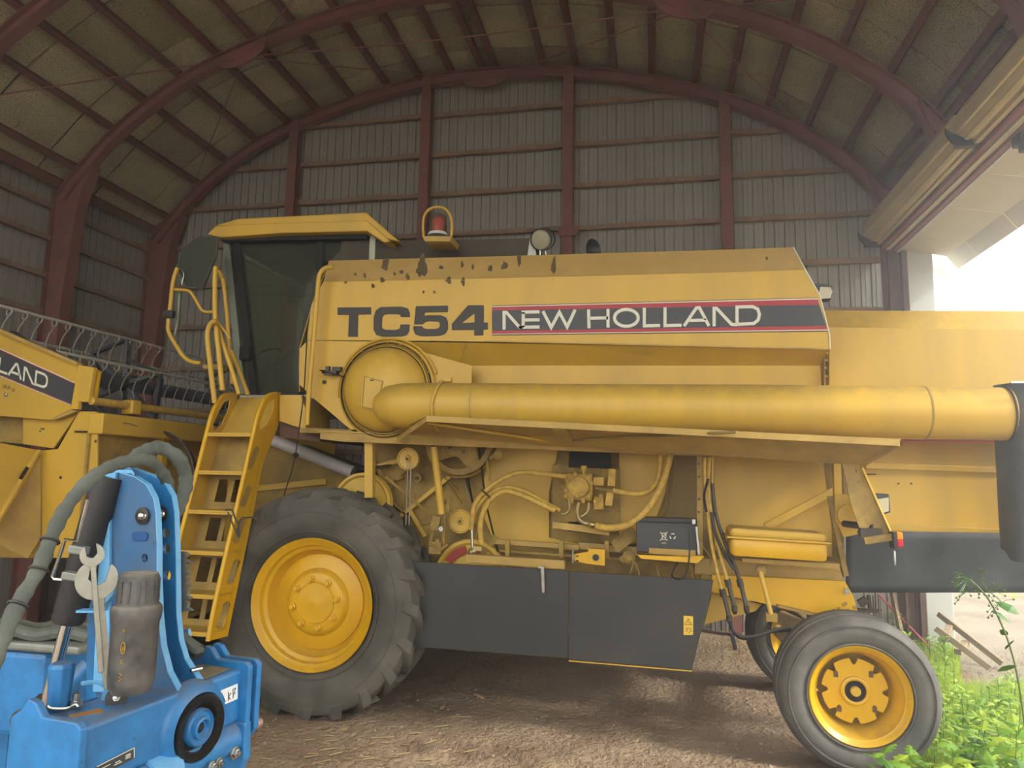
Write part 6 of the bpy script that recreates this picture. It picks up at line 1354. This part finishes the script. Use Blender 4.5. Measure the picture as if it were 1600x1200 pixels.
# leaning timber frame outside
tf = empty('timber_trestle', V((PZ(1500, 1010, 0).x, 8.0, 0)), label='weathered timber trestle lying against the white jamb, outside the doorway', category='timber')
ta = [(PZ(1466, 962, .35), PZ(1540, 1035, 0)), (PZ(1462, 985, .3), PZ(1520, 1042, 0))]
for a, c_ in ta: B().bar(a + V((.0, 0, .02)), c_ + V((.1, -.1, .02)), .03, .055).obj('rail', 'timber', tf, bevel=.004)
for t in (.25, .6): B().bar(ta[0][0].lerp(ta[0][1], t), ta[1][0].lerp(ta[1][1], t), .06, .05).obj('rung', 'timber', tf, bevel=.004)
# thin rods and a red stick leaning behind the machine
sr = B().tube([V((PZ(1408, 985, 0).x, 8.2, .0)), P(1372, 928, 8.3)], .012, 6).obj('red_rod', 'decal_red'); sr['label'] = 'thin red rod leaning on the back wall beside the jamb'; sr['category'] = 'rod'
sr = B().bar(V((P(1410, 960, 8.2).x, 8.2, 0)), P(1394, 925, 8.3), .04, .04).obj('timber_batten', 'timber'); sr['label'] = 'pale timber batten leaning on the back wall next to the red rod'; sr['category'] = 'timber'
wf = empty('wire_rack', (P(1375, 970, 7.9).x, 7.9, 0), label='rusty wire rack standing by the back wall behind the drawbar', category='rack')
for x in (1356, 1364, 1372): B().tube([P(x, 930, 7.9), V((P(x + 3, 980, 7.9).x, 7.9, 0))], .008, 6).obj('upright', 'dark_steel', wf)
for y in (952, 975): B().tube([P(1352, y, 7.9), P(1378, y, 7.9)], .008, 6).obj('crossbar', 'dark_steel', wf)
# litter on the dirt: dry leaves, straws, stones
def tagit(o, l, c_, g): o['label'] = l; o['category'] = c_; o['group'] = g
lf0 = mesh_only(leaf_mesh(1), 'dry_leaf', 'dry_leaf')
for i, (x, y, s) in enumerate([(760, 1092, .09), (775, 1094, .07), (790, 1096, .06), (805, 1098, .05), (684, 1106, .06), (688, 1110, .05), (505, 1127, .08), (530, 1135, .09), (548, 1146, .09), (545, 1138, .07), (515, 1140, .08), (612, 1102, .05), (628, 1118, .05), (667, 1060, .04), (575, 1165, .05), (950, 1130, .03)]):
    p = PZ(x, y, 0); o = bpy.data.objects.new('dry_leaf', lf0); COL.objects.link(o); o.location = (p.x, p.y, gh(p.x, p.y) + .012); o.rotation_euler = (random.uniform(-.5, .5), random.uniform(-.5, .5), random.uniform(0, 6)); o.scale = (s * 1.3,) * 3
    tagit(o, 'curled brown dry leaf on the dirt in front of the machine', 'leaf', 'dry leaves on the dirt')
for i, (x, y, l, a) in enumerate([(720, 1121, .16, .02), (598, 1153, .14, .3), (610, 1185, .1, -.1), (648, 1150, .08, .3), (655, 1133, .08, -.4), (745, 1019, .22, .25), (690, 1138, .08, .5), (668, 1186, .06, .3), (760, 1158, .05, -.3), (850, 1120, .07, .7), (575, 1187, .07, .4), (735, 1175, .08, .5)] + [(random.uniform(400, 700), random.uniform(1150, 1198), random.uniform(.05, .12), random.uniform(-.8, .8)) for _ in range(26)]):
    p = PZ(x, y, 0); d = V((math.cos(a), math.sin(a), 0)) * l / 2; z = gh(p.x, p.y) + .008
    o = B().bar(V((p.x, p.y, z)) - d, V((p.x, p.y, z + .006)) + d, .005, .004).obj('straw', 'straw'); tagit(o, 'thin pale straw lying on the dirt', 'straw', 'loose straws on the dirt')
b = B()
for i in range(2600):
    x = random.uniform(-3.6, 2.6); y = random.uniform(3.2, 8.2)
    s = random.choice([.004, .006, .006, .009, .014]) * random.uniform(.6, 1.3); z = gh(x, y)
    pts = [V((x + s * math.cos(a) * random.uniform(.7, 1.2), y + s * math.sin(a) * random.uniform(.7, 1.2), z)) for a in [k * 2 * PI / 5 for k in range(5)]]; t = V((x, y, z + s * .7))
    vs = b.verts(pts); tv = b.bm.verts.new(t)
    for k in range(5): b.face([vs[k], vs[(k+1) % 5], tv])
b.obj('pebbles', mat('pebble', '#a39584', .9, dirt='#6d5f52', dirt_amt=.8, dirt_scale=9), kind='stuff', label='small pale pebbles and clods scattered over the dirt floor', category='pebbles')
# ================================================================== HAZE added inside the shed in place of lens glare
hz = bpy.data.materials.new('glare_haze'); hz.use_nodes = True; nt = hz.node_tree
nt.nodes.remove(nt.nodes['Principled BSDF']); vs_ = nt.nodes.new('ShaderNodeVolumeScatter')
vs_.inputs['Color'].default_value = (.93, .95, 1, 1); vs_.inputs['Density'].default_value = .038; vs_.inputs['Anisotropy'].default_value = .78
nt.links.new(vs_.outputs[0], nt.nodes['Material Output'].inputs['Volume']); MATS['glare_haze'] = hz
hzo = B().box(((XL + XR) / 2 - .0, 3.6, 3.5), (XR - XL + .5, 9.7, 7.4)).obj('haze', 'glare_haze', kind='stuff', label='thin haze added in the shed in place of lens glare', category='haze')
